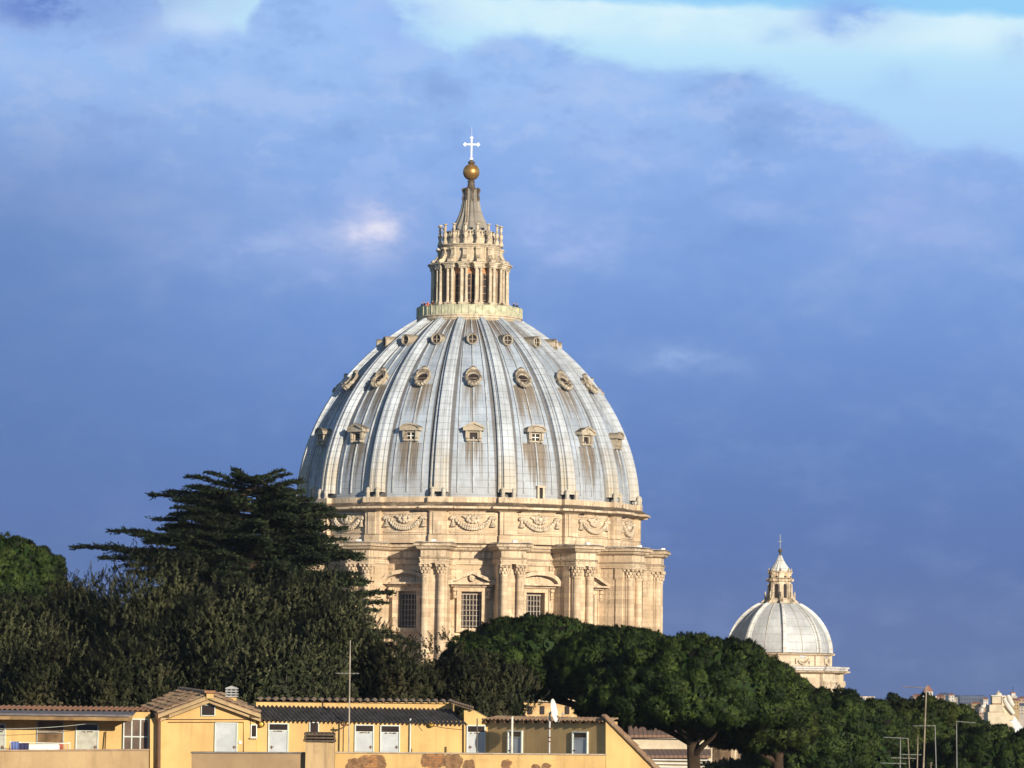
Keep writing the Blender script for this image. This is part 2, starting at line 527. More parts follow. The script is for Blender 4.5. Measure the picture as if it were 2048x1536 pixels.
def dome_shell():
    N = 44
    rows = [(prof(0)[0] - shell_off(0), Z_FOOT - 0.4)]
    for i in range(N + 1):
        t = i / N
        r, z, n = prof(t)
        o = shell_off(t)
        rows.append((r - n[0] * o, z - n[1] * o))
    rows.append((rows[-1][0] - 2.0, rows[-1][1] + 0.5))
    mb = MB()
    mb.lathe(rows, 192, cap=False)
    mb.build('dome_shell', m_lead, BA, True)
    # raised battens over the sheet joints, three in a bay
    for th in BAYS:
        if not seen(th, 112): continue
        mb = MB()
        for f in (-0.235, 0.0, 0.235):
            rr = []
            for i in range(N + 1):
                t = i / N
                r, z, n = prof(t)
                o = shell_off(t)
                cx = (r - n[0] * o) * STEP * f
                hw = 0.10 - 0.03 * t
                pr, pz = r - n[0] * (o - 0.17), z - n[1] * (o - 0.17)
                br, bz = r - n[0] * (o + 0.10), z - n[1] * (o + 0.10)
                def P(x, rad, zz):
                    a = x / max(rad, 0.1)
                    return (rad * math.sin(a), -rad * math.cos(a), zz)
                rr.append([P(cx - hw, br, bz), P(cx - hw * 0.8, pr, pz), P(cx + hw * 0.8, pr, pz), P(cx + hw, br, bz)])
            mb.rings(rr, False)
        mb.build('batten', m_lead_b, BA, False, rz=th)
m_lead_b = plain('lead_batten', (0.42, 0.45, 0.49), 0.6, 0, 0.35, 0.9)
dome_shell()

def rib_mesh():
    mb = MB()
    N = 44
    rows = []
    for i in range(N + 1):
        t = i / N
        r, z, n = prof(t)
        w = (18.0 * (1 - t) ** 0.8 + 8.2 * (1 - (1 - t) ** 0.8)) * S
        d = shell_off(t) + 0.25
        sec = [(-1.0, 0), (-1.0, 0.52), (-0.86, 0.60), (-0.66, 0.54), (-0.62, 0.70), (-0.50, 0.76), (-0.46, 1.0), (-0.20, 1.0), (-0.16, 0.95), (0.16, 0.95), (0.20, 1.0), (0.46, 1.0), (0.50, 0.76), (0.62, 0.70),
               (0.66, 0.54), (0.86, 0.60), (1.0, 0.52), (1.0, 0)]
        rows.append([(s * w, -(r - n[0] * d * (1 - h)), z - n[1] * d * (1 - h)) for s, h in sec])
    mb.rings(rows, False)
    # little block and knob where the rib meets the cornice
    r0 = prof(0)[0]
    for sx in (-1, 1):
        mb.lathe([(0.34, Z_FOOT - 0.3), (0.34, Z_FOOT + 0.2), (0.24, Z_FOOT + 0.3), (0.32, Z_FOOT + 0.7), (0.28, Z_FOOT + 1.15), (0.10, Z_FOOT + 1.4)], 8, sx * 0.80, -r0 - 0.02)
    return mb
rib0 = rib_mesh().build('rib', m_rib, BA, False, rz=PIERS[0])
for th in PIERS[1:]:
    if seen(th, 118):
        c = rib0.copy(); COL.objects.link(c); c.parent = BA; c.rotation_euler.z = th

# ---- dormers
def face_frame(y, out_px=0.0):
    t = r_at(y)
    r, z, n = prof(t)
    o = shell_off(t)
    return r - n[0] * o, z - n[1] * o, n
def lower_dormer(kind):
    rr, zc, n = face_frame(890)
    zb, zt = zA(902), zA(881)
    tb = r_at(905)
    rb = prof(tb)[0] - shell_off(tb)
    yf = -(rb + 0.10)
    W, ow = 15.5 * S, 7.6 * S
    oz0, oz1 = zA(897.5), zA(884.5)
    yb = -(rb - 3.6)
    mb = MB()
    mb.box(-W, -ow, yf, yb, zb, zt); mb.box(ow, W, yf, yb, zb, zt)
    mb.box(-ow, ow, yf, yb, zb, oz0); mb.box(-ow, ow, yf, yb, oz1, zt)
    mb.box(-W * 0.55, W * 0.55, yf - 0.22, yf, zb + 0.1, oz0 - 0.1)
    for s in (-1, 1):
        mb.ball((s * W * 0.78, yf - 0.1, zb + 0.25), 0.3, 8, 5)
        mb.box(s * W * 0.86 - 0.16, s * W * 0.86 + 0.16, yf - 0.25, yf, zb + 0.5, zt)
    d = mb.build('dormer_window', m_dorm, BA)
    mb = MB()
    PW = 20.5 * S
    mb.box(-PW, PW, yf - 0.45, yb, zt, zt + 0.28)
    if kind == 0:
        h = 9.5 * S
        mb.prism([(-PW, zt + 0.28), (PW, zt + 0.28), (PW, zt + 0.42), (0, zt + 0.42 + h), (-PW, zt + 0.42)], yf - 0.30, yb)
        for s in (-1, 1):
            mb.prism([(s * PW, zt + 0.281), (s * PW, zt + 0.60), (0, zt + 0.60 + h), (0, zt + 0.281 + h)], yf - 0.52, yf - 0.302)
    else:
        arc = [(PW * math.cos(a), zt + 0.28 + 8.5 * S * math.sin(a)) for a in [PI * i / 14 for i in range(15)]]
        mb.prism(arc, yf - 0.30, yb)
        ar2 = [(1.0 * PW * math.cos(a), zt + 0.284 + 10.5 * S * math.sin(a)) for a in [PI * i / 14 for i in range(15)]]
        ar3 = [(0.84 * PW * math.cos(a), zt + 0.284 + 7.4 * S * math.sin(a)) for a in [PI * i / 14 for i in range(15)]]
        for i in range(14):
            mb.prism([ar2[i], ar2[i + 1], ar3[i + 1], ar3[i]], yf - 0.52, yf - 0.302)
    mb.build('pediment', m_dorm, d)
    mb = MB()
    mb.box(-ow, ow, yf + 0.25, yf + 0.3, oz0, oz1)
    pn = mb.build('pane', m_dark, d)
    if kind == 1:
        mb = MB()
        mb.box(-0.06, 0.06, yf + 0.12, yf + 0.22, oz0, oz1); mb.box(-ow, ow, yf + 0.13, yf + 0.21, (oz0 + oz1) / 2 - 0.05, (oz0 + oz1) / 2 + 0.05)
        mb.build('glazing_bar', m_white, d)
    return d
def ring(mb, cx, cz, rx0, rz0, rx1, rz1, y0, y1, n=28):
    rows = []
    for (rx, rz, y) in ((rx1, rz1, y1), (rx1, rz1, y0), ((rx0 + rx1) / 2, (rz0 + rz1) / 2, y0 - 0.12), (rx0, rz0, y0), (rx0, rz0, y1)):
        rows.append([(cx + rx * math.cos(2 * PI * i / n), y, cz + rz * math.sin(2 * PI * i / n)) for i in range(n)])
    mb.rings(rows, True)
def middle_dormer():
    rr, zc, n = face_frame(771)
    yf = -(rr + 0.55)
    zc = zA(773)
    tl = R(34)
    XF = Matrix.Translation((0, yf, zc)) @ Matrix.Rotation(-tl, 4, 'X') @ Matrix.Diagonal((0.82, 1, 0.80 / math.cos(tl), 1)) @ Matrix.Translation((0, -yf, -zc))
    mb = MB(); mb.xf = XF
    ring(mb, 0, zc, 12.2 * S, 9.2 * S, 15.6 * S, 12.6 * S, yf, yf + 2.2)
    # shell hood over the oculus and scrolls below it
    arc = [(16.6 * S * math.cos(a), zc + 5 * S + 15.5 * S * math.sin(a)) for a in [PI * i / 16 for i in range(17)]]
    arc2 = [(11.2 * S * math.cos(a), zc + 6.8 * S + 5.5 * S * math.sin(a)) for a in [PI * i / 16 for i in range(17)]]
    for i in range(16):
        mb.prism([arc[i], arc[i + 1], arc2[i + 1], arc2[i]], yf - 0.05, yf + 2.2)
        mb.ball((arc[i][0], yf, arc[i][1]), 0.20, 6, 4)
    mb.ball((0, yf - 0.1, zc + 21.5 * S), 0.42, 8, 6, (1.3, 0.8, 0.9))
    mb.ball((0, yf, zc + 23.6 * S), 0.26, 8, 6)
    for s in (-1, 1):
        mb.ball((s * 6.0 * S, yf - 0.1, zc + 20.5 * S), 0.27, 8, 5)
        mb.ball((s * 17.4 * S, yf, zc - 2 * S), 0.34, 8, 5, (0.8, 0.8, 1.6))
        for i in range(7):
            a = PI * 1.5 + s * (0.15 + 0.2 * i)
            mb.ball((16.2 * S * math.cos(a), yf - 0.1, zc - 3 * S + 13.6 * S * math.sin(a)), 0.32 - 0.02 * (i % 3), 7, 5)
        mb.ball((s * 4.5 * S, yf - 0.15, zc - 19 * S), 0.36, 8, 5)
        mb.ball((s * 10 * S, yf - 0.15, zc - 15.5 * S), 0.40, 8, 5)
    mb.ball((0, yf - 0.1, zc - 20.5 * S), 0.28, 8, 5)
    d = mb.build('dormer_oculus', m_dorm, BA, True)
    mb = MB(); mb.xf = XF
    mb.prism([(12.3 * S * math.cos(a), zc + 9.3 * S * math.sin(a)) for a in [2 * PI * i / 24 for i in range(24)]], yf + 0.15, yf + 0.25)
    mb.build('pane', m_dark, d)
    mb = MB(); mb.xf = XF
    mb.box(-11.8 * S, 11.8 * S, yf + 0.05, yf + 0.14, zc - 2.6 * S, zc - 1.6 * S)
    mb.build('glazing_bar', m_dorm, d)
    return d
def top_dormer():
    rr, zc, n = face_frame(692)
    yf = -(rr + 0.75)
    zc = zA(692.5)
    mb = MB()
    ring(mb, 0, zc, 7.8 * S, 7.8 * S, 11.2 * S, 11.4 * S, yf, yf + 4.0)
    d = mb.build('dormer_roundel', m_dorm, BA, True)
    mb = MB()
    mb.prism([(7.9 * S * math.cos(a), zc + 7.9 * S * math.sin(a)) for a in [2 * PI * i / 24 for i in range(24)]], yf + 0.28, yf + 0.35)
    mb.build('pane', m_dark, d)
    mb = MB()
    mb.box(-7.6 * S, 7.6 * S, yf + 0.15, yf + 0.25, zc - 1.6 * S, zc - 0.6 * S)
    mb.box(-0.05, 0.05, yf + 0.16, yf + 0.24, zc - 7 * S, zc + 7 * S)
    mb.build('glazing_bar', m_dorm, d)
    return d
protos = [lower_dormer(0), lower_dormer(1), middle_dormer(), top_dormer()]
used = set()
def stand(proto, th):
    if id(proto) not in used:
        used.add(id(proto)); proto.rotation_euler.z = th
        return proto
    return copy_tree(proto, BA, th)
# bay straight ahead (index 15) has the triangular pediment; they alternate
for k, th in enumerate(BAYS):
    if not seen(th, 96): continue
    if seen(th, 84): stand(protos[(k + 1) % 2], th)
    stand(protos[2], th); stand(protos[3], th)
def foot_door(th):
    mb = MB()
    r0 = prof(0.02)[0] - shell_off(0)
    z0, z1 = zA(1011), zA(989)
    w = 7.5 * S
    mb.box(-w, -w * 0.5, -r0 - 0.5, -r0 + 1.6, z0, z1); mb.box(w * 0.5, w, -r0 - 0.5, -r0 + 1.6, z0, z1)
    mb.box(-w * 1.15, w * 1.15, -r0 - 0.65, -r0 + 1.6, z1, z1 + 0.3)
    d = mb.build('roof_door', m_pale, BA, rz=th)
    MB().box(-w * 0.5, w * 0.5, -r0 - 0.05, -r0, z0, z1).build('pane', m_dark, d)
foot_door(BAYS[15] + STEP + R(0.6)); foot_door(BAYS[15] - 3 * STEP)

# ---- drum: plan outlines that break forward round the sixteen buttresses
def outline(rb, rp, w, nb=8):
    pts = []
    for k in range(16):
        c, s = math.cos(PIERS[k]), math.sin(PIERS[k])
        def L(x, y): return (x * c - y * s, x * s + y * c)
        yb = -math.sqrt(max(rb * rb - w * w, 0.01))
        pts += [L(-w, yb), L(-w, -rp), L(w, -rp), L(w, yb)]
        a = PIERS[k] + math.asin(w / rb)
        b = PIERS[k] + STEP - math.asin(w / rb)
        for i in range(1, nb):
            t = a + (b - a) * i / nb
            pts.append((rb * math.sin(t), -rb * math.cos(t)))
    return pts
def skin(mb, levels, rb, rp, w):
    """levels: (offset px, z)"""
    rows = []
    for off, z in levels:
        o = off * S
        rows.append([(x, y, z) for x, y in outline(rb * S + o, rp * S + o, w * S + o)])
    mb.rings(rows, True)
# attic with its cornice
mb = MB()
skin(mb, [(-14, zA(1010)), (3, zA(1010)), (3, zA(1020.5)), (5, zA(1021.5)), (8, zA(1024)), (14, zA(1027)), (17, zA(1028.5)), (17.5, zA(1032.5)), (10, zA(1034)), (5, zA(1035.5)), (1.5, zA(1037)), (0, zA(1038)), (-8, zA(1038))], 337, 347, 17)
cor = mb.build('attic_cornice', m_trim, BA)
mb = MB()
skin(mb, [(-5, zA(1036)), (0, zA(1036)), (0, zA(1082)), (1.4, zA(1083)), (1.4, zA(1099)), (-6, zA(1099))], 337, 346, 16)
att = mb.build('attic_wall', m_stone, BA)
mb = MB()
for k in range(16):                      # sunk panel frames and a central strip on each attic pier
    mb.xf = Matrix.Rotation(PIERS[k], 4, 'Z')
    if seen(PIERS[k], 112):
        mb.box(-8.5 * S, 8.5 * S, -(348.5 * S), -(344 * S), zA(1081.5), zA(1039))
        mb.xf = Matrix.Rotation(BAYS[k], 4, 'Z')
        for z in (zA(1041.5), zA(1077)):
            n = 10
            for i in range(n):
                a0, a1 = (i / n - 0.5) * STEP * 0.66, ((i + 1) / n - 0.5) * STEP * 0.66
                r0, r1 = 334 * S, 339.0 * S
                mb.hexa([(r * math.sin(a), -r * math.cos(a), zz) for zz in (z - 0.12, z + 0.12) for r, a in ((r1, a0), (r1, a1), (r0, a1), (r0, a0))])
mb.xf = None
mb.build('attic_panel', m_stone, BA)
# entablature over the buttresses
mb = MB()
EN = [(-60, zA(1099)), (10, zA(1099.5)), (12, zA(1101.5)), (12.5, zA(1106)), (8, zA(1108)), (6, zA(1112)), (1.5, zA(1114)), (0, zA(1115)), (0, zA(1127)), (3, zA(1128)), (3, zA(1130)), (1.4, zA(1131)),
      (1.4, zA(1135)), (0.4, zA(1135.3)), (0.4, zA(1139)), (-60, zA(1139))]
def skin2(mb, levels, rb, rp, w):
    rows = []
    for off, z in levels:
        o = off * S
        rows.append([(x, y, z) for x, y in outline(rb * S + max(o, -20 * S), rp * S + o, w * S + max(o, -4 * S))])
    mb.rings(rows, True)
skin2(mb, EN, 320, 393, 24)
mb.build('entablature', m_trim, BA)
# lead flashing on the ledge and the little floodlights that stand on it
mb = MB()
rows = [[(x, y, zA(1098.5) + dz) for x, y in outline(rb * S, rp * S, w * S)] for rb, rp, w, dz in ((331, 402, 33, -0.02), (331, 402, 33, 0.05), (322, 352, 30, 0.14))]
mb.rings(rows, True)
mb.build('ledge_flashing', plain('lead_ledge', (0.42, 0.41, 0.40), 0.7, 0, 0.35, 1.0), BA)
for k in range(16):
    if seen(PIERS[k], 100):
        mb = MB()
        mb.box(-2.5 * S, 5.5 * S, -(398 * S), -(391 * S), zA(1098), zA(1094))
        mb.build('floodlight', m_white, BA, rz=PIERS[k])
Z_DB = zA(1352)
# wall of the drum, one facet with a window hole in every bay
def drum_bay_wall():
    mb = MB()
    r = 318 * S
    hw = 30.5 * S
    ow = 19.5 * S
    z_s, z_h, z_t = zA(1262), zA(1191), zA(1138)
    yw = -math.sqrt(r * r - hw * hw)
    def sheet(x0, x1, z0, z1):
        mb.add([(x0, yw, z0), (x1, yw, z0), (x1, yw, z1), (x0, yw, z1)], [(0, 1, 2, 3)])
    sheet(-hw, -ow, Z_DB, z_t); sheet(ow, hw, Z_DB, z_t); sheet(-ow, ow, Z_DB, z_s); sheet(-ow, ow, z_h, z_t)
    yd = yw + 1.7
    mb.add([(-ow, yw, z_s), (-ow, yd, z_s), (-ow, yd, z_h), (-ow, yw, z_h)], [(0, 1, 2, 3)])
    mb.add([(ow, yw, z_s), (ow, yd, z_s), (ow, yd, z_h), (ow, yw, z_h)], [(0, 1, 2, 3)])
    mb.add([(-ow, yw, z_s), (ow, yw, z_s), (ow, yd, z_s), (-ow, yd, z_s)], [(0, 1, 2, 3)])
    mb.add([(-ow, yw, z_h), (ow, yw, z_h), (ow, yd, z_h), (-ow, yd, z_h)], [(0, 1, 2, 3)])
    a0 = math.asin(hw / r)
    for s in (-1, 1):
        rows = []
        for z in (Z_DB, z_t):
            rows.append([(r * math.sin(s * (a0 + (STEP * 0.5 - a0) * i / 5)), -r * math.cos(a0 + (STEP * 0.5 - a0) * i / 5), z) for i in range(6)])
        mb.rings(rows, False)
        # flat pilaster beside the buttress, with its capital
        b0, b1 = STEP * 0.5 - 32 * S / r, STEP * 0.5 - 19 * S / r
        for (q, za, zb) in ((1.5, Z_DB, zA(1163)), (3.2, zA(1163), zA(1160)), (2.2, zA(1160), zA(1148)), (4.4, zA(1148), zA(1141)), (5.5, zA(1141), zA(1139))):
            ra = r + q * S
            pp = [(ra, b0), (ra, b1), (r - 0.2, b1), (r - 0.2, b0)]
            mb.hexa([(x * math.sin(s * a), -x * math.cos(s * a), z) for z in (za, zb) for x, a in pp])
    return mb, yw, ow, z_s, z_h
mbw, YW, OW, ZS, ZH = drum_bay_wall()
wall0 = None
def drum_window(kind):
    mb = MB()
    yo = YW - 0.55
    f = 7.5 * S
    for s in (-1, 1):
        mb.box(min(s * OW, s * (OW + f)), max(s * OW, s * (OW + f)), yo, YW + 0.02, ZS - f, ZH + f)
        mb.box(min(s * (OW + f), s * (OW + f + 1.6 * S)), max(s * (OW + f), s * (OW + f + 1.6 * S)), yo - 0.2, YW + 0.02, ZS - f, ZH + f + 1.5 * S)
        # console
        mb.box(s * (OW + 13 * S) - 2.6 * S, s * (OW + 13 * S) + 2.6 * S, YW - 0.9, YW + 0.02, ZH - 11 * S, ZH + 7 * S)
        mb.ball((s * (OW + 13 * S), YW - 0.95, ZH + 4 * S), 0.36, 8, 6)
        mb.ball((s * (OW + 13 * S), YW - 0.85, ZH - 10 * S), 0.30, 8, 6)
    mb.box(-OW, OW, yo, YW + 0.02, ZH, ZH + f)
    mb.box(-OW - f, OW + f, yo - 0.2, YW + 0.02, ZH + f, ZH + f + 1.5 * S)
    mb.box(-OW, OW, yo - 0.1, YW + 0.02, ZS - f, ZS)
    d = mb.build('drum_window', m_stone, BA)
    mb = MB()
    zp = ZH + f + 1.5 * S
    PW = 46.5 * S
    mb.box(-PW * 0.86, PW * 0.86, YW - 1.0, YW + 0.02, zp, zp + 4 * S)
    mb.box(-PW, PW, YW - 1.75, YW + 0.02, zp + 4 * S, zp + 7.5 * S)
    z1 = zp + 7.5 * S
    if kind == 0:
        h = 19.5 * S
        mb.prism([(-PW * 0.86, z1), (PW * 0.86, z1), (0, z1 + h * 0.86)], YW - 0.8, YW + 0.02)
        for s in (-1, 1):
            mb.prism([(s * PW, z1 + 0.002), (s * PW, z1 + 2.5 * S), (0, z1 + h + 3.5 * S), (0, z1 + h - 3 * S), (s * PW * 0.84, z1 + 0.002)], YW - 1.85, YW + 0.03)
        mb.ball((0, YW - 1.2, z1 + h * 0.5), 0.5, 8, 6, (1, 0.6, 1.2))
    else:
        arcs = [[(k * PW * math.cos(a), z1 + 0.002 + q * S * math.sin(a)) for a in [PI * i / 18 for i in range(19)]] for k, q in ((1.0, 24), (0.84, 16.5))]
        mb.prism(arcs[1], YW - 0.8, YW + 0.02)
        for i in range(18):
            mb.prism([arcs[0][i], arcs[0][i + 1], arcs[1][i + 1], arcs[1][i]], YW - 1.85, YW + 0.03)
    mb.build('pediment', m_trim, d)
    mb = MB()
    mb.box(-OW - 0.1, OW + 0.1, YW + 0.95, YW + 1.05, ZS - 0.1, ZH + 0.1)
    mb.build('pane', m_dark, d)
    mb = MB()
    for i in range(6):
        x = -OW + 2 * OW * (i + 0.5) / 6 - 0.04
        mb.box(x, x + 0.10, YW + 0.62, YW + 0.72, ZS, ZH - 4.0 * S)
    for i in range(7):
        z = ZS + (ZH - ZS) * (i + 0.4) / 7
        mb.box(-OW, OW, YW + 0.64, YW + 0.70, z, z + 0.08)
    mb.box(-OW, OW, YW + 0.6, YW + 0.75, ZH - 6 * S, ZH)
    mb.build('grille', m_grille, d)
    return d
wins = [drum_window(0), drum_window(1)]
for k, th in enumerate(BAYS):
    if not seen(th, 112): continue
    if wall0 is None:
        wall0 = mbw.build('drum_wall', m_stone, BA, rz=th)
    else:
        c = wall0.copy(); COL.objects.link(c); c.parent = BA; c.rotation_euler.z = th
    if seen(th, 92): stand(wins[(k + 1) % 2], th)
mb = MB(); mb.lathe([(300 * S, zA(1352)), (300 * S, zA(1100))], 64, cap=False)
mb.build('drum_core', m_dark, BA)

# garlands in the attic bays
def garland():
    mb = MB()
    yy = -337 * S - 0.12
    def yr(x): return -(math.sqrt((338.6 * S) ** 2 - x * x))
    pts, rad = [], []
    zt, sag = zA(1052), 18.5 * S
    for i in range(33):
        u = -1 + 2 * i / 32
        x = u * 34 * S
        z = zt - sag * (1 - abs(u) ** 2.3)
        pts.append((x, yr(x) - 0.1, z)); rad.append((0.16 + 0.20 * (1 - abs(u)) ** 0.5) * (1.1 if i % 2 else 0.75))
    mb.tube(pts, rad, 8)
    for i in range(0, 33):
        if i % 2:
            x, y, z = pts[i]
            mb.ball((x, y - rad[i] * 0.7, z - 0.05), 0.24, 7, 5, (0.8, 0.8, 1.25))
            mb.ball((x + 0.1, y - 0.2, z + 0.3), 0.16, 6, 4)
    for s in (-1, 1):
        x = s * 38 * S
        mb.tube([(x, yr(x) - 0.1, zt + 2 * S), (x, yr(x) - 0.1, zt - 7 * S)], [0.16, 0.2], 6)
        mb.tube([(x, yr(x) - 0.1, zt - 5 * S), (x, yr(x) - 0.1, zt - 15 * S)], [0.16, 0.48], 8)
        for j in range(5):
            mb.ball((s * (33 + 2.2 * j) * S, yr(x) - 0.2, zt + (1.2 + (j % 2) * 1.8) * S), 0.27, 7, 5)
    mb.ball((0, yr(0) - 0.25, zt + 1 * S), 0.44, 10, 8, (0.9, 0.8, 1.2))
    for s in (-1, 1):
        for j in range(4): mb.ball((s * (6 + 3.2 * j) * S, yr(0) - 0.12, zt + (3.2 + (j % 2) * 1.6) * S), 0.30, 6, 4, (1.3, 0.7, 0.7))
    for i in range(11):
        a = 2 * PI * i / 11
        mb.ball((10.5 * S * math.cos(a), yr(0) - 0.1, zt + 0.5 * S + 5.5 * S * math.sin(a)), 0.33, 7, 5)
    return mb.build('garland', m_pale, BA, True)
gl = garland()
for th in BAYS:
    if seen(th, 96): stand(gl, th)

# buttresses with their coupled columns
def column(x, y, zb, z_cap0, z_cap1, r):
    """shaft, base, and a leafy capital; returns two builders"""
    sh = MB()
    h = z_cap0 - zb
    sh.lathe([(r * 1.35, zb), (r * 1.35, zb + 0.35), (r * 1.25, zb + 0.45), (r * 1.3, zb + 0.7), (r * 1.04, zb + 0.9), (r, zb + 1.1), (r, zb + h * 0.35), (r * 0.86, z_cap0 - 0.25), (r * 0.98, z_cap0 - 0.2), (r * 0.98, z_cap0)], 20, x, y)
    ca = MB()
    H = z_cap1 - z_cap0
    ca.lathe([(r * 0.86, z_cap0), (r * 0.9, z_cap0 + H * 0.5), (r * 1.12, z_cap0 + H * 0.82), (r * 1.3, z_cap0 + H * 0.86)], 16, x, y)
    for row, (q, zz, s) in enumerate(((1.03, 0.22, 0.30), (1.14, 0.50, 0.30), (1.34, 0.76, 0.26))):
        n = 8
        for i in range(n):
            a = 2 * PI * (i + 0.5 * (row % 2)) / n
            ca.ball((x + r * q * math.sin(a), y - r * q * math.cos(a), z_cap0 + H * zz), r * s * 1.1, 6, 5, (0.8, 0.8, H / r * 0.42))
            ca.ball((x + r * (q + 0.12) * math.sin(a), y - r * (q + 0.12) * math.cos(a), z_cap0 + H * (zz + 0.12)), r * s * 0.55, 5, 4)
    for sx in (-1, 1):
        for sy in (-1, 1):
            ca.ball((x + sx * r * 1.18, y + sy * r * 1.18, z_cap0 + H * 0.80), r * 0.30, 7, 5)
    ca.box(x - r * 1.42, x + r * 1.42, y - r * 1.42, y + r * 1.42, z_cap0 + H * 0.88, z_cap1)
    return sh, ca
def buttress():
    mb = MB()
    zt = zA(1139.3)
    mb.box(-21.5 * S, 21.5 * S, -379 * S, -300 * S, Z_DB, zt)
    for s in (-1, 1):          # responds behind the columns
        mb.box(s * 16 * S - 6.4 * S, s * 16 * S + 6.4 * S, -381 * S, -379 * S, Z_DB, zA(1160))
        mb.box(s * 16 * S - 7.4 * S, s * 16 * S + 7.4 * S, -382 * S, -379 * S, zA(1160), zt)
        # pilaster strip on the flank
        mb.box(s * 22.8 * S - 1.3 * S, s * 22.8 * S + 1.3 * S, -372 * S, -357 * S, Z_DB, zA(1160))
        mb.box(s * 23.4 * S - 1.9 * S, s * 23.4 * S + 1.9 * S, -373.5 * S, -355.5 * S, zA(1160), zt - 0.02)
    d = mb.build('buttress', m_stone, BA)
    for s in (-1, 1):
        sh, ca = column(s * 15.6 * S, -385.5 * S, Z_DB + 0.3, zA(1160.5), zA(1139.2), 7.9 * S)
        sh.build('column', m_stone, d, True)
        ca.build('capital', m_trim, d, True)
    return d
bt = buttress()
for th in PIERS:
    if seen(th, 118): stand(bt, th)

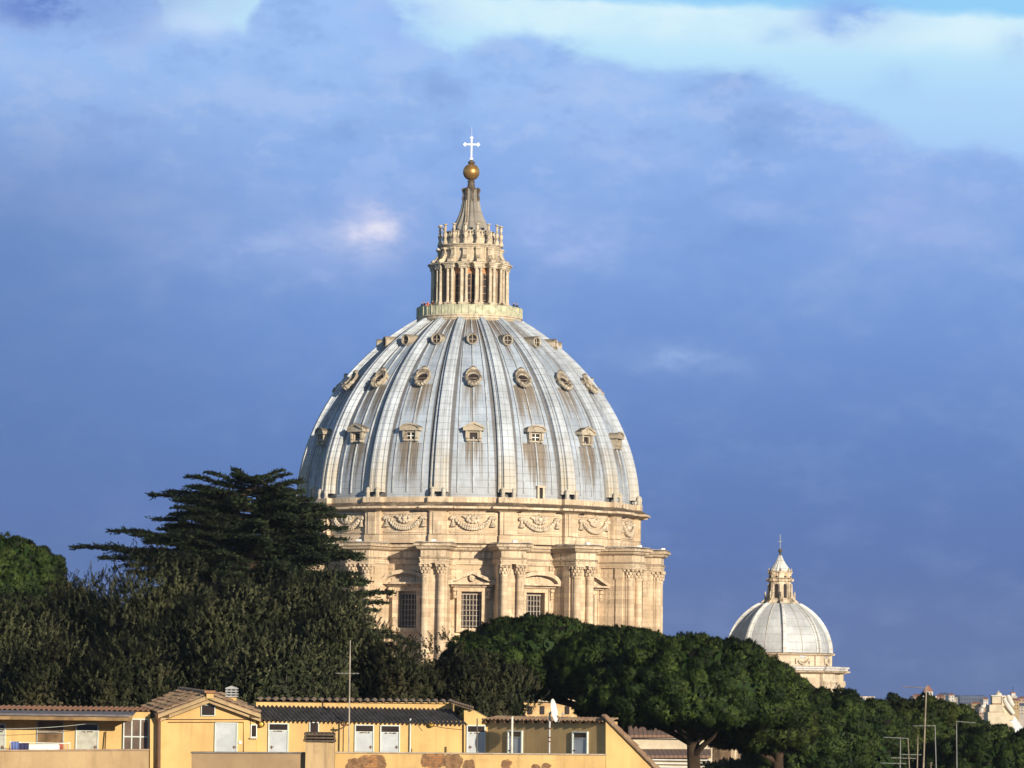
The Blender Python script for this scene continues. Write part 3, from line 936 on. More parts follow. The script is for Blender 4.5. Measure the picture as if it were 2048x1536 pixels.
# ------------------------------------------------------------------ lantern
m_lant = stone('lantern_stone', (0.65, 0.57, 0.45), 0.9, 0.7)
m_spire = lead_mat('spire_lead', (0.27, 0.25, 0.225), [], 1.6, True, (zA(452) - 22, zA(380)), crown=False)
m_rail = plain('greenish_rail', (0.50, 0.50, 0.36), 0.75, 0, 0.35, 1.2)
def lantern():
    mb = MB()
    k = S
    # drum of the lantern and the terrace under it
    mb.lathe([(100 * k, zA(652)), (107 * k, zA(647)), (108 * k, zA(645)), (104.5 * k, zA(643.5)), (104.5 * k, zA(640)), (106.5 * k, zA(639)), (106.5 * k, zA(636.5)), (60 * k, zA(636)), (60 * k, zA(536))], 64, cap=False)
    L = mb.build('lantern', m_lant, BA)
    mb = MB()
    mb.lathe([(104.8 * k, zA(637)), (105.0 * k, zA(619.5)), (103.4 * k, zA(619.5)), (103.2 * k, zA(637))], 96, cap=False)
    mb.build('balcony_screen', m_rail, L)
    mb = MB()
    for i in range(48):
        a = 2 * PI * i / 48
        x, y = 105.4 * k * math.sin(a), -105.4 * k * math.cos(a)
        mb.tube([(x, y, zA(637)), (x, y, zA(618))], 0.07, 5)
    mb.lathe([(105.7 * k, zA(619.5)), (105.9 * k, zA(618)), (102.8 * k, zA(618)), (102.8 * k, zA(619.5))], 96, cap=False)
    mb.build('handrail', m_rail, L)
    # orange core wall with tall arched windows between the columns
    mb = MB()
    mb.lathe([(61.5 * k, zA(636)), (61.5 * k, zA(537))], 64, cap=False)
    mb.build('core_wall', m_orange, L)
    def lw():
        mb = MB()
        w = 7.2 * k
        za, zs = zA(616), zA(560)
        poly = [(-w, za), (w, za)] + [(w * math.cos(a), zs + w * math.sin(a)) for a in [PI * i / 12 for i in range(13)]]
        mb.prism(poly, -62.6 * k, -59 * k)
        d = mb.build('lantern_window', m_dark, L)
        mb = MB()
        n = 12
        o = [(1.22 * w * math.cos(a), zs + 1.22 * w * math.sin(a)) for a in [PI * i / n for i in range(n + 1)]]
        q = [(w * math.cos(a), zs + w * math.sin(a)) for a in [PI * i / n for i in range(n + 1)]]
        for i in range(n): mb.prism([o[i], o[i + 1], q[i + 1], q[i]], -63.6 * k, -61 * k)
        for s in (-1, 1): mb.box(min(s * w, s * 1.22 * w), max(s * w, s * 1.22 * w), -63.6 * k, -61 * k, za, zs)
        mb.box(-0.05, 0.05, -63.0 * k, -62.62 * k, za, zs + w * 0.95)
        for j in range(4):
            z = za + (zs - za) * (j + 0.7) / 4
            mb.box(-w, w, -62.98 * k, -62.64 * k, z, z + 0.08)
        mb.xf = None
        for f in mb.v: pass
        e = mb.build('window_frame', plain('lantern_frame', (0.36, 0.24, 0.16), 0.8), L)
        return d, e
    a, b = lw()
    first = True
    for th in BAYS:
        if not seen(th, 96): continue
        for o in (a, b):
            if first: o.rotation_euler.z = th
            else:
                c = o.copy(); COL.objects.link(c); c.parent = L; c.rotation_euler.z = th
        first = False
    # coupled columns on pedestals
    def pair():
        out = []
        mb = MB()
        mb.box(-9 * k, 9 * k, -81.5 * k, -60 * k, zA(637), zA(613.5))
        mb.box(-9.8 * k, 9.8 * k, -82.5 * k, -60 * k, zA(613.5), zA(611))
        mb.box(-3.2 * k, 3.2 * k, -82.4 * k, -81.4 * k, zA(632), zA(617))
        out.append(mb.build('pedestal', m_lant, L))
        mb = MB()
        for s in (-1, 1):
            x, y, r = s * 5.0 * k, -75.5 * k, 3.0 * k
            zb, zt = zA(611), zA(546)
            mb.lathe([(r * 1.35, zb), (r * 1.3, zb + 0.25), (r * 1.05, zb + 0.4), (r, zb + 0.6), (r * 0.9, zt - 0.25), (r * 0.95, zt)], 14, x, y)
        mb.box(-3.2 * k, 3.2 * k, -72 * k, -60 * k, zA(611), zA(541))
        out.append(mb.build('column_pair', m_lant, L, True))
        mb = MB()
        for s in (-1, 1):
            x, y, r = s * 5.0 * k, -75.5 * k, 3.1 * k
            z0, z1 = zA(546), zA(539.5)
            mb.lathe([(r * 0.95, z0), (r * 1.15, (z0 + z1) / 2), (r * 1.3, z1 - 0.1)], 10, x, y)
            mb.box(x - r * 1.45, x + r * 1.45, y - r * 1.45, y + r * 1.45, z1 - 0.12, z1)
            for q in (-1, 1):
                mb.ball((x + q * r * 1.25, y - r * 1.1, z0 + 0.25), r * 0.42, 7, 5)
        out.append(mb.build('capital', m_lant, L, True))
        # scroll buttress above
        mb = MB()
        pr = [(-60, 499), (-65, 500), (-66.5, 504), (-65.5, 509), (-67, 515), (-71, 521), (-75, 525), (-79, 527.5), (-79, 534), (-60, 534)]
        vs = [(y * k, zA(z)) for y, z in pr]
        w = 4.2 * k
        n = len(vs)
        mb.add([(-w, y, z) for y, z in vs] + [(w, y, z) for y, z in vs],
               [tuple(range(n)), tuple(range(2 * n - 1, n - 1, -1))] + [(i, (i + 1) % n, (i + 1) % n + n, i + n) for i in range(n)])
        mb.tube([(-w * 1.15, -66.3 * k, zA(502)), (w * 1.15, -66.3 * k, zA(502))], 2.6 * k, 10)
        mb.tube([(-w * 1.15, -76 * k, zA(527)), (w * 1.15, -76 * k, zA(527))], 3.2 * k, 10)
        out.append(mb.build('scroll', m_lant, L))
        # candelabrum of the crown
        mb = MB()
        q = 62 * k
        mb.lathe([(5.2 * k, zA(493)), (5.0 * k, zA(491)), (3.6 * k, zA(486)), (3.0 * k, zA(483)), (2.2 * k, zA(481.5)), (3.6 * k, zA(478)), (4.4 * k, zA(474.5)), (3.4 * k, zA(471)), (1.7 * k, zA(468)), (2.6 * k, zA(464)),
                  (2.9 * k, zA(461)), (1.9 * k, zA(458)), (2.2 * k, zA(456)), (4.6 * k, zA(454.2)), (4.6 * k, zA(453))], 10, 0, -q)
        out.append(mb.build('candelabrum', m_lant, L, True))
        return out
    pr = pair()
    first = True
    for th in PIERS:
        if not seen(th, 125): continue
        for o in pr:
            if first: o.rotation_euler.z = th
            else:
                c = o.copy(); COL.objects.link(c); c.parent = L; c.rotation_euler.z = th
        first = False
    # entablature that breaks forward over the columns, attic and its cornice
    mb = MB()
    lv = [(-20, 541), (0, 541), (0, 537.5), (1.6, 537), (1.6, 534.5), (4.0, 534), (4.4, 531.5), (1, 530.5), (-22, 530)]
    rows = []
    for off, y in lv:
        o = off * k
        rows.append([(px, py, zA(y)) for px, py in outline(66 * k + max(o, -4 * k), 80 * k + o, 9.4 * k + max(o, -3 * k), 3)])
    mb.rings(rows, True)
    mb.build('entablature', m_lant, L)
    mb = MB()
    mb.lathe([(62 * k, zA(535)), (62 * k, zA(528)), (60 * k, zA(527)), (59.5 * k, zA(500)), (61 * k, zA(499)), (63 * k, zA(496)), (65.5 * k, zA(495)), (65.5 * k, zA(493)), (60 * k, zA(492)), (44 * k, zA(491))], 64, cap=False)
    mb.build('attic', m_lant, L)
    mb = MB()
    mb.lathe([(50 * k, zA(492)), (50 * k, zA(480)), (51.5 * k, zA(479)), (51.5 * k, zA(477.5)), (46 * k, zA(477))], 48, cap=False)
    for i in range(48):
        a = 2 * PI * i / 48
        x, y = 47 * k * math.sin(a), -47 * k * math.cos(a)
        mb.lathe([(0.14, zA(478)), (0.26, zA(474)), (0.14, zA(470)), (0.14, zA(467))], 6, x, y)
    mb.lathe([(49 * k, zA(467)), (49 * k, zA(465)), (44.5 * k, zA(465)), (44.5 * k, zA(467))], 48, cap=False)
    mb.build('crown_balustrade', m_lant, L, True)
    # concave spire with ribs
    sp = [(38.5, 482), (37.5, 463), (36, 456), (31, 446), (26.5, 437), (22.5, 427), (19.8, 417), (17.6, 406), (15.8, 396), (15, 384), (14.4, 378)]
    mb = MB()
    n = 96
    rows = []
    for r, y in sp:
        row = []
        for i in range(n):
            a = 2 * PI * i / n
            w = (i % 6)
            q = r - 2.4 if w in (0, 5) else (r + 0.4 if w in (2, 3) else r - 1.0)
            row.append((q * k * math.sin(a + TH0), -q * k * math.cos(a + TH0), zA(y)))
        rows.append(row)
    mb.rings(rows, True)
    mb.build('spire', m_spire, L)
    mb = MB()
    for i in range(8):
        a = TH0 + 2 * PI * i / 8
        c, s = math.cos(a), math.sin(a)
        pr = [(13, 377), (17.5, 376.5), (19.6, 380), (17.8, 384), (16.5, 390), (18.6, 398), (17.5, 402), (14, 402)]
        vs = [(-r * k, zA(y)) for r, y in pr]
        m_ = len(vs)
        mb.xf = Matrix.Rotation(a, 4, 'Z')
        w = 2.2 * k
        mb.add([(-w, y, z) for y, z in vs] + [(w, y, z) for y, z in vs],
               [tuple(range(m_)), tuple(range(2 * m_ - 1, m_ - 1, -1))] + [(j, (j + 1) % m_, (j + 1) % m_ + m_, j + m_) for j in range(m_)])
    mb.xf = None
    mb.lathe([(14 * k, zA(380)), (15 * k, zA(377)), (9 * k, zA(376)), (7.8 * k, zA(374)), (6.4 * k, zA(365)), (7.6 * k, zA(364)), (7.6 * k, zA(362.5)), (4 * k, zA(360))], 24)
    mb.build('spire_cap', m_bronze, L, True)
    mb = MB()
    for s in (-1, 1):
        mb.tube([(-9 * k + s * 2.2 * k, -36.5 * k, zA(455)), (-7.5 * k + s * 2.2 * k, -24 * k, zA(430)), (-6.5 * k + s * 2.0 * k, -17 * k, zA(402))], 0.05, 5)
    for i in range(22):
        u = i / 21
        p = V((-9 * k, -36.5 * k, zA(455))).lerp(V((-7.5 * k, -24 * k, zA(430))), u * 2) if u < 0.5 else V((-7.5 * k, -24 * k, zA(430))).lerp(V((-6.5 * k, -17 * k, zA(402))), u * 2 - 1)
        mb.tube([p - V((2.2 * k, 0, 0)), p + V((2.2 * k, 0, 0))], 0.04, 4)
    mb.build('ladder', m_pale, L)
lantern()
mb = MB()
mb.ball((0, 0, zA(344.3)), 16.8 * S, 40, 24)
mb.build('golden_ball', m_gold, BA, True)
mb = MB()
mb.lathe([(4.2 * S, zA(329)), (7.2 * S, zA(326)), (7.0 * S, zA(323.5)), (4.0 * S, zA(322.5)), (3.2 * S, zA(320))], 16)
mb.lathe([(4.5 * S, zA(363)), (6 * S, zA(361.5)), (4 * S, zA(360))], 16)
mb.build('ball_collar', m_bronze, BA, True)
mb = MB()
w = 1.45 * S
mb.box(-w, w, -w, w, zA(321), zA(273))
mb.box(-14.5 * S, -w, -w * 0.9, w * 0.9, zA(290.6), zA(287.4)); mb.box(w, 14.5 * S, -w * 0.9, w * 0.9, zA(290.6), zA(287.4))
for cx, cz, dx, dz in ((-13, 289, -1, 0), (13, 289, 1, 0), (0, 276, 0, 1), (0, 317, 0, -1)):
    x, z = cx * S, zA(cz)
    q = 3.6 * S
    if dx:
        mb.prism([(x, z - q * 1.3), (x + dx * q * 1.2, z), (x, z + q * 1.3), (x - dx * q * 0.7, z)], -w * 0.8, w * 0.8)
    else:
        mb.prism([(x - q * 1.1, z), (x, z - dz * q * 0.6), (x + q * 1.1, z), (x, z + dz * q * 1.1)], -w * 0.8, w * 0.8)
mb.tube([(0, 0, zA(273)), (0, 0, zA(254))], 0.018, 5)
mb.build('cross', m_white, BA)

# body of the basilica under the drum
mb = MB()
x0, x1 = at(620, 1400, 690).x - AXX, at(1722, 1400, 690).x - AXX
mb.box(-30, 30, -31, 31, 0, zA(1351))
mb.box(x0, x1 - 0.5, 34, 90, 0, 47)
mb.build('nave_wall', m_stone, BA)
mb = MB()
mb.box(x0, at(1747, 1400, 720).x - AXX, 92, 100, 0, 53.0)
mb.box(x0, at(1749, 1400, 720).x - AXX, 91.5, 100.5, 53.0, 53.3)
for i in range(46):
    x = at(1690, 1400, 720).x - AXX + i * 0.13 * 4
    if x < at(1747, 1400, 720).x - AXX - 0.2:
        mb.box(x, x + 0.25, 92.2, 92.6, 53.3, 54.1)
mb.box(at(1686, 1400, 720).x - AXX, at(1747, 1400, 720).x - AXX, 92.1, 92.7, 54.1, 54.3)
mb.build('facade_attic', m_pale, BA)

# ------------------------------------------------------------------ the smaller dome on the right
D2 = 640.0
c2 = at(1559, 1300, D2)
S2 = S * D2 / DD
def z2(y): return at(1559, y, D2).z
chapel = thing('chapel_dome', 'small eight-ribbed pale dome with slender lantern rising behind the umbrella pines', 'dome', (c2.x, D2, 0))
CH = chapel
TH2 = R(1.8)
RIB2 = [TH2 + i * PI / 4 for i in range(8)]
m_lead2 = lead_mat('chapel_lead', (0.45, 0.475, 0.51), [], 1.15, False, (z2(1312) - 12, z2(1204) + 4.2), crown=True)
m_ribm2 = lead_mat('chapel_rib', (0.56, 0.57, 0.575), [], 1.2, True, (z2(1312) - 8, z2(1204)), crown=False)
p2 = [(36, 1207), (61, 1224), (80, 1245), (92, 1267), (98.5, 1290), (100, 1309)]
ph = [math.atan2(1309 - y, r) for r, y in p2]
pl = np.polyfit(ph, [math.hypot(r, 1309 - y) for r, y in p2], 3)
def prof2(t):
    a = ph[0] * t
    q = float(np.polyval(pl, a))
    return q * math.cos(a), 1309 - q * math.sin(a)
mb = MB()
rows = []
for i in range(25):
    r, y = prof2(i / 24)
    row = []
    for j in range(64):
        a = TH2 + 2 * PI * j / 64
        u = (j % 8) / 8 * PI / 4 - PI / 8
        oct_ = math.cos(PI / 8) / math.cos(u)           # slightly eight-sided cloister vault
        q = (r - 2.2) * (0.45 * oct_ / math.cos(PI / 8) * 0.985 + 0.55)
        row.append((q * S2 * math.sin(a), -q * S2 * math.cos(a), z2(y)))
    rows.append(row)
rows.insert(0, [(x, y, z - 0.6) for x, y, z in rows[0]])
mb.rings(rows, True)
mb.build('dome_shell', m_lead2, CH, True)
def rib2():
    mb = MB()
    rows = []
    for i in range(25):
        r, y = prof2(i / 24)
        w = (6.2 - 3.0 * i / 24) * S2
        z = z2(y)
        rr = r * S2
        rows.append([(-w, -(rr - 0.6), z - 0.2), (-w, -(rr + 0.10), z), (-w * 0.5, -(rr + 0.14), z), (-w * 0.45, -(rr + 0.5), z + 0.05), (w * 0.45, -(rr + 0.5), z + 0.05), (w * 0.5, -(rr + 0.14), z), (w, -(rr + 0.10), z), (w, -(rr - 0.6), z - 0.2)])
    mb.rings(rows, False)
    return mb
rb = rib2().build('rib', m_ribm2, CH, rz=RIB2[0])
for a in RIB2[1:]:
    c = rb.copy(); COL.objects.link(c); c.parent = CH; c.rotation_euler.z = a
mb = MB()
for a8 in RIB2:
    a = a8 + PI / 8
    if not seen(a): continue
    mb.xf = Matrix.Rotation(a, 4, 'Z')
    for f in (0,):
        mb.tube([(f, -(prof2(i / 16)[0] - 1.8) * S2 * 0.985, z2(prof2(i / 16)[1])) for i in range(17)], 0.11, 5)
mb.xf = None
mb.build('batten', plain('chapel_batten', (0.42, 0.40, 0.37), 0.7), CH)
def oct_ring(mb, levels, n_per=8, flat=1.0, brk=0.0, bw=0.16):
    """eight-sided rings; brk pushes the corners forward (px)"""
    rows = []
    for r, y in levels:
        row = []
        for k8 in range(8):
            th = RIB2[k8]
            c, s = math.cos(th), math.sin(th)
            b = brk if r > 0 else 0
            w = bw * r
            for x, yy in ((-w, -(r * 0.985)), (-w, -(r + b)), (w, -(r + b)), (w, -(r * 0.985))):
                row.append(((x * c - yy * s) * S2, (x * s + yy * c) * S2, z2(y)))
        rows.append(row)
    mb.rings(rows, True)
mb = MB()
oct_ring(mb, [(90, 1312), (103, 1311), (107, 1310), (108, 1307.5), (104, 1306), (95, 1305)], brk=2.0, bw=0.13)
mb.build('cornice', m_trim, CH)
mb = MB()
oct_ring(mb, [(101, 1336), (101, 1311)], brk=2.5, bw=0.13)
mb.build('attic_wall', m_pale, CH)
mb = MB()
oct_ring(mb, [(96, 1339), (131, 1341), (131, 1337), (134, 1336.9), (134, 1333.5), (104, 1332)], brk=3.5, bw=0.16)
mb.build('ledge_flashing', plain('chapel_flashing', (0.52, 0.50, 0.50), 0.6), CH)
mb = MB()
oct_ring(mb, [(116, 1347.5), (124, 1347), (129, 1345), (133, 1344.5), (135, 1342), (132, 1341), (110, 1341)], brk=5, bw=0.17)
mb.build('entablature', m_trim, CH)
zc0 = z2(1560)
mb = MB()
rows = []
for y in (1560, 1346):
    row = []
    for k8 in range(8):
        th = RIB2[k8]
        c, s = math.cos(th), math.sin(th)
        w, b, r = 19, 126, 118
        for x, yy in ((-w, -r), (-w, -b), (w, -b), (w, -r)):
            row.append(((x * c - yy * s) * S2, (x * s + yy * c) * S2, z2(y)))
    rows.append(row)
mb.rings(rows, True)
mb.build('drum_wall', m_pale, CH)
def pilaster2():
    mb = MB()
    for s in (-1, 1):
        mb.box(s * 11 * S2 - 5 * S2, s * 11 * S2 + 5 * S2, -128 * S2, -125 * S2, zc0, z2(1372))
        for row in range(2):
            for i in range(4):
                mb.ball((s * 11 * S2 + (i - 1.5) * 3.0 * S2, -128.5 * S2, z2(1369 - row * 4)), 0.2, 6, 4)
        mb.box(s * 11 * S2 - 6.4 * S2, s * 11 * S2 + 6.4 * S2, -129.4 * S2, -125 * S2, z2(1372), z2(1361))
    return mb.build('pilaster', m_pale, CH, rz=RIB2[0])
pq = pilaster2()
for a in RIB2[1:]:
    if seen(a):
        c = pq.copy(); COL.objects.link(c); c.parent = CH; c.rotation_euler.z = a
def arch2(a):
    mb = MB()
    yf = -118 * S2 * math.cos(PI / 8) - 0.55
    w, zs = 22 * S2, z2(1390)
    n = 18
    o = [(1.18 * w * math.cos(q), zs + 1.18 * w * math.sin(q)) for q in [PI * i / n for i in range(n + 1)]]
    q_ = [(w * math.cos(q), zs + w * math.sin(q)) for q in [PI * i / n for i in range(n + 1)]]
    for i in range(n): mb.prism([o[i], o[i + 1], q_[i + 1], q_[i]], yf - 0.5, yf + 1)
    d = mb.build('arched_window', m_pale, CH, rz=a)
    MB().prism(q_ + [(-w, zs - 6), (w, zs - 6)], yf - 0.1, yf + 1).build('pane', m_dark, d)
for a8 in RIB2:
    if seen(a8 + PI / 8, 70): arch2(a8 + PI / 8)
mb = MB()
for s in (-1, 1):
    pass
pts = []
for i in range(17):
    u = -1 + 2 * i / 16
    pts.append((u * 13 * S2, -103 * S2 * math.cos(PI / 8) - 0.35, z2(1318) - 9 * S2 * (1 - u * u)))
mb.tube(pts, [0.12 + 0.16 * (1 - abs(-1 + 2 * i / 16)) for i in range(17)], 6)
for s in (-1, 1): mb.tube([(s * 15 * S2, pts[0][1], z2(1317)), (s * 15 * S2, pts[0][1], z2(1327))], 0.16, 6)
gq = mb.build('garland', m_pale, CH, rz=RIB2[0] + PI / 8)
for a8 in RIB2[1:]:
    if seen(a8 + PI / 8, 80):
        c = gq.copy(); COL.objects.link(c); c.parent = CH; c.rotation_euler.z = a8 + PI / 8
# its lantern
mb = MB()
oct_ring(mb, [(26, 1212), (26, 1199), (22, 1198), (21, 1163), (22, 1163)], brk=0.8, bw=0.2)
LN = mb.build('lantern', m_pale, CH)
mb = MB()
oct_ring(mb, [(20, 1164), (24, 1163), (25.5, 1161), (26, 1158), (22, 1157), (21, 1156), (20.5, 1146), (23, 1145), (23, 1143), (18, 1142)], brk=1.6, bw=0.2)
mb.build('entablature', m_trim, LN)
def lw2(a):
    yf = -21.6 * math.cos(PI / 8) * S2 - 0.12
    w, z0, z1 = 3.0 * S2, z2(1196), z2(1171)
    d = MB().prism([(-w, z0), (w, z0)] + [(w * math.cos(q), z1 + w * math.sin(q)) for q in [PI * i / 8 for i in range(9)]], yf - 0.1, yf + 0.8).build('lantern_window', m_dark, LN, rz=a)
    MB().prism([(1.7 * S2 * math.cos(q), z2(1153.5) + 1.7 * S2 * math.sin(q)) for q in [2 * PI * i / 12 for i in range(12)]], yf - 0.1, yf + 0.8).build('round_hole', m_dark, LN, rz=a)
for a8 in RIB2:
    if seen(a8 + PI / 8, 92): lw2(a8 + PI / 8)
def vol2():
    mb = MB()
    prf = [(20, 1168), (24.5, 1168), (25, 1184), (27, 1192), (31, 1199), (37, 1204), (38, 1210), (20, 1213)]
    vs = [(-r * S2, z2(y)) for r, y in prf]
    m_ = len(vs)
    w = 3.0 * S2
    mb.add([(-w, y, z) for y, z in vs] + [(w, y, z) for y, z in vs],
           [tuple(range(m_)), tuple(range(2 * m_ - 1, m_ - 1, -1))] + [(j, (j + 1) % m_, (j + 1) % m_ + m_, j + m_) for j in range(m_)])
    mb.lathe([(1.6 * S2, z2(1197)), (1.2 * S2, z2(1192)), (2.0 * S2, z2(1189)), (0.5 * S2, z2(1183))], 8, 0, -29.5 * S2)
    mb.lathe([(2.0 * S2, z2(1147)), (2.4 * S2, z2(1144)), (1.1 * S2, z2(1142)), (1.8 * S2, z2(1140)), (0.5 * S2, z2(1136.5))], 8, 0, -22.5 * S2)
    return mb.build('scroll', m_pale, LN, rz=RIB2[0])
vq = vol2()
for a in RIB2[1:]:
    c = vq.copy(); COL.objects.link(c); c.parent = LN; c.rotation_euler.z = a
mb = MB()
rows = []
for r, y in ((20, 1143), (19.5, 1139), (15, 1133), (10, 1126), (6.2, 1119), (3.6, 1113), (2.4, 1110)):
    rows.append([((r + (0.5 if j % 2 == 0 else -0.7)) * S2 * math.sin(TH2 + PI * j / 16), -(r + (0.5 if j % 2 == 0 else -0.7)) * S2 * math.cos(TH2 + PI * j / 16), z2(y)) for j in range(32)])
mb.rings(rows, True)
mb.build('spire', m_ribm2, LN)
mb = MB()
mb.lathe([(2.6 * S2, z2(1111)), (2.6 * S2, z2(1109.5)), (1.4 * S2, z2(1108)), (1.8 * S2, z2(1106)), (1.2 * S2, z2(1105))], 12)
mb.ball((0, 0, z2(1101.5)), 4.2 * S2, 20, 12)
mb.build('ball', m_bronze, LN, True)
mb = MB()
mb.box(-0.06, 0.06, -0.05, 0.05, z2(1098), z2(1069))
mb.box(-3.6 * S2, 3.6 * S2, -0.045, 0.045, z2(1083.6), z2(1082.4))
for cx, cz in ((-3.6, 1083), (3.6, 1083)):
    mb.ball((cx * S2, 0, z2(cz)), 0.10, 6, 4)
mb.build('cross', plain('weathered_iron', (0.22, 0.25, 0.3), 0.6), LN)

# ------------------------------------------------------------------ ground
def ground_h(x, y):
    def ss(t): t = min(max(t, 0), 1); return t * t * (3 - 2 * t)
    h = 41.0 * (1 - ss((y - 330) / 130.0)) + 1.5 * math.sin(x * 0.03) * math.sin(y * 0.021)
    if y > 1600:
        h += 34 * ss((y - 1900) / 1500.0) * (0.8 + 0.2 * math.sin(x * 0.004 + 1.0) + 0.1 * math.sin(x * 0.013))
    return h
ys = [-300, -100] + list(range(0, 520, 20)) + [560, 640, 760, 900, 1100, 1300, 1600, 1750, 1900, 2050, 2200, 2400, 2600, 2800, 3000, 3250, 3500, 4200, 5500, 8000, 12000]
xs = [-9000, -5000, -3000, -2000, -1200, -700, -400] + list(range(-300, 301, 25)) + [350, 400, 450, 500, 550, 600, 700, 800, 950, 1200, 1600, 2200, 3000, 5000, 9000]
mb = MB()
mb.add([(x, y, ground_h(x, y)) for y in ys for x in xs],
       [(j * len(xs) + i, j * len(xs) + i + 1, (j + 1) * len(xs) + i + 1, (j + 1) * len(xs) + i) for j in range(len(ys) - 1) for i in range(len(xs) - 1)])
m_ground = plain('ground_cover', (0.055, 0.065, 0.032), 0.95, 0, 0.5, 0.02)
g_o = mb.build('terrain', m_ground, None, True)
g_o['kind'] = 'structure'
tag(g_o, 'green hillside falling away towards the city', 'terrain', None, 'structure')

# ------------------------------------------------------------------ the yellow roof-terrace house
def plaster(name, col, stain=0.35, dirt=(0.22, 0.15, 0.09), patches=None):
    mt, g, p = new_mat(name)
    pos = g.n('ShaderNodeNewGeometry').outputs['Position']
    x, y, z = g.xyz(pos)
    big = g.noise(pos, 0.55, 5, 0.6)
    fin = g.noise(pos, 7.0, 6, 0.7)
    ver = g.noise(g.scale(pos, (3.0, 3.0, 0.35)), 1.0, 5, 0.65)
    c = g.mix(g.step(big, 0.3, 0.7), (*[k * 0.85 for k in col], 1), (*[min(1, k * 1.08) for k in col], 1))
    c = g.mix(g.mul(g.step(ver, 0.46, 0.74), stain * 0.7), c, (*dirt, 1))
    blot = g.noise(g.scale(pos, (0.8, 0.8, 1.3)), 1.0, 8, 0.68)
    c = g.mix(g.mul(g.step(blot, 0.52, 0.66), stain * 0.55), c, (*[k * 0.62 for k in col], 1))
    c = g.mix(g.mul(g.step(fin, 0.62, 0.8), stain * 0.55), c, (*dirt, 1))
    h = fin
    if patches:
        # plaster fallen off in ragged patches, brick courses and grey-brown mortar coat behind
        br = g.n('ShaderNodeTexBrick')
        g.put(br.inputs['Vector'], g.vec(x, z, 0.0))
        br.inputs['Color1'].default_value = (0.42, 0.20, 0.075, 1); br.inputs['Color2'].default_value = (0.27, 0.11, 0.05, 1)
        br.inputs['Mortar'].default_value = (0.17, 0.12, 0.08, 1)
        br.inputs['Scale'].default_value = 1.0; br.inputs['Brick Width'].default_value = 0.24
        br.inputs['Row Height'].default_value = 0.085; br.inputs['Mortar Size'].default_value = 0.012
        n1 = g.sub(g.noise(pos, 3.4, 8, 0.72), 0.5)
        for bx, bz, rx, rz, brick in patches:
            q = g.add(g.m('POWER', g.div(g.m('ABSOLUTE', g.sub(g.add(x, g.mul(n1, 0.45)), bx)), rx), 3.0), g.m('POWER', g.div(g.m('ABSOLUTE', g.sub(g.add(z, g.mul(n1, 0.35)), bz)), rz), 3.0))
            f = g.step(q, 1.06, 0.94)
            coat = g.mix(g.step(g.noise(pos, 6.0, 6, 0.7), 0.35, 0.65), (0.13, 0.075, 0.045, 1), (0.26, 0.155, 0.085, 1))
            inner = g.mix(g.step(g.noise(pos, 3.5, 3, 0.5), 0.45, 0.52), br.outputs['Color'], coat) if brick else coat
            c = g.mix(f, c, inner)
            h = g.sub(h, g.mul(f, 1.5))
    g.put(p.inputs['Base Color'], c)
    p.inputs['Roughness'].default_value = 0.9
    p.inputs['Specular IOR Level'].default_value = 0.15
    b = g.n('ShaderNodeBump'); b.inputs['Strength'].default_value = 0.35; b.inputs['Distance'].default_value = 0.03
    g.put(b.inputs['Height'], h); g.put(p.inputs['Normal'], b.outputs[0])
    return mt
D_M, D_F = 156.0, 150.0                    # distance of the house front and of the terrace parapet
def hx(px, d, py=1470): return at(px, py, d).x
def hz(py, d, px=640): return at(px, py, d).z
m_yel = plaster('ochre_plaster', (0.60, 0.405, 0.175), 0.4)
m_tan = plaster('stained_plaster', (0.42, 0.305, 0.175), 0.75)
m_brn = plaster('brown_plaster', (0.31, 0.22, 0.135), 0.5)
m_wdoor = plain('painted_door', (0.43, 0.47, 0.51), 0.55, 0, 0.16, 2.0)
m_frame = plain('pale_frame', (0.55, 0.60, 0.58), 0.5, 0, 0.1)
m_glass = plain('dark_glass', (0.035, 0.025, 0.02), 0.15, 0, 0.3, 1.0, 0.5)
m_wood = plain('old_wood', (0.10, 0.055, 0.03), 0.8, 0, 0.4)
m_rust = plain('rusty_iron', (0.16, 0.07, 0.03), 0.8, 0, 0.4, 20)
m_pipe = plain('brown_pipe', (0.12, 0.06, 0.035), 0.6)
m_steel = plain('grey_steel', (0.42, 0.42, 0.42), 0.45, 0.4, 0.2)
m_tile = None
def tile_mat(name, c1, c2, scale_=0.2):
    mt, g, p = new_mat(name)
    pos = g.n('ShaderNodeNewGeometry').outputs['Position']
    cell = g.n('ShaderNodeTexVoronoi'); cell.inputs['Scale'].default_value = 4.0
    g.put(cell.inputs['Vector'], g.scale(pos, (1.2, 0.7, 0.7)))
    c = g.mix(g.xyz(cell.outputs['Color'])[0], (*c1, 1), (*c2, 1))
    c = g.mix(g.mul(g.step(g.noise(pos, 3.0, 6, 0.7), 0.5, 0.75), 0.6), c, (0.10, 0.075, 0.05, 1))
    g.put(p.inputs['Base Color'], c)
    p.inputs['Roughness'].default_value = 0.9
    b = g.n('ShaderNodeBump'); b.inputs['Strength'].default_value = 0.6; b.inputs['Distance'].default_value = 0.05
    g.put(b.inputs['Height'], cell.outputs['Distance']); g.put(p.inputs['Normal'], b.outputs[0])
    return mt
m_tile = tile_mat('clay_tile', (0.34, 0.15, 0.075), (0.22, 0.12, 0.075))
m_oldtile = tile_mat('old_clay_tile', (0.20, 0.12, 0.075), (0.28, 0.20, 0.13))
m_corr = plain('corrugated_sheet', (0.085, 0.08, 0.085), 0.7, 0, 0.45, 2.5)

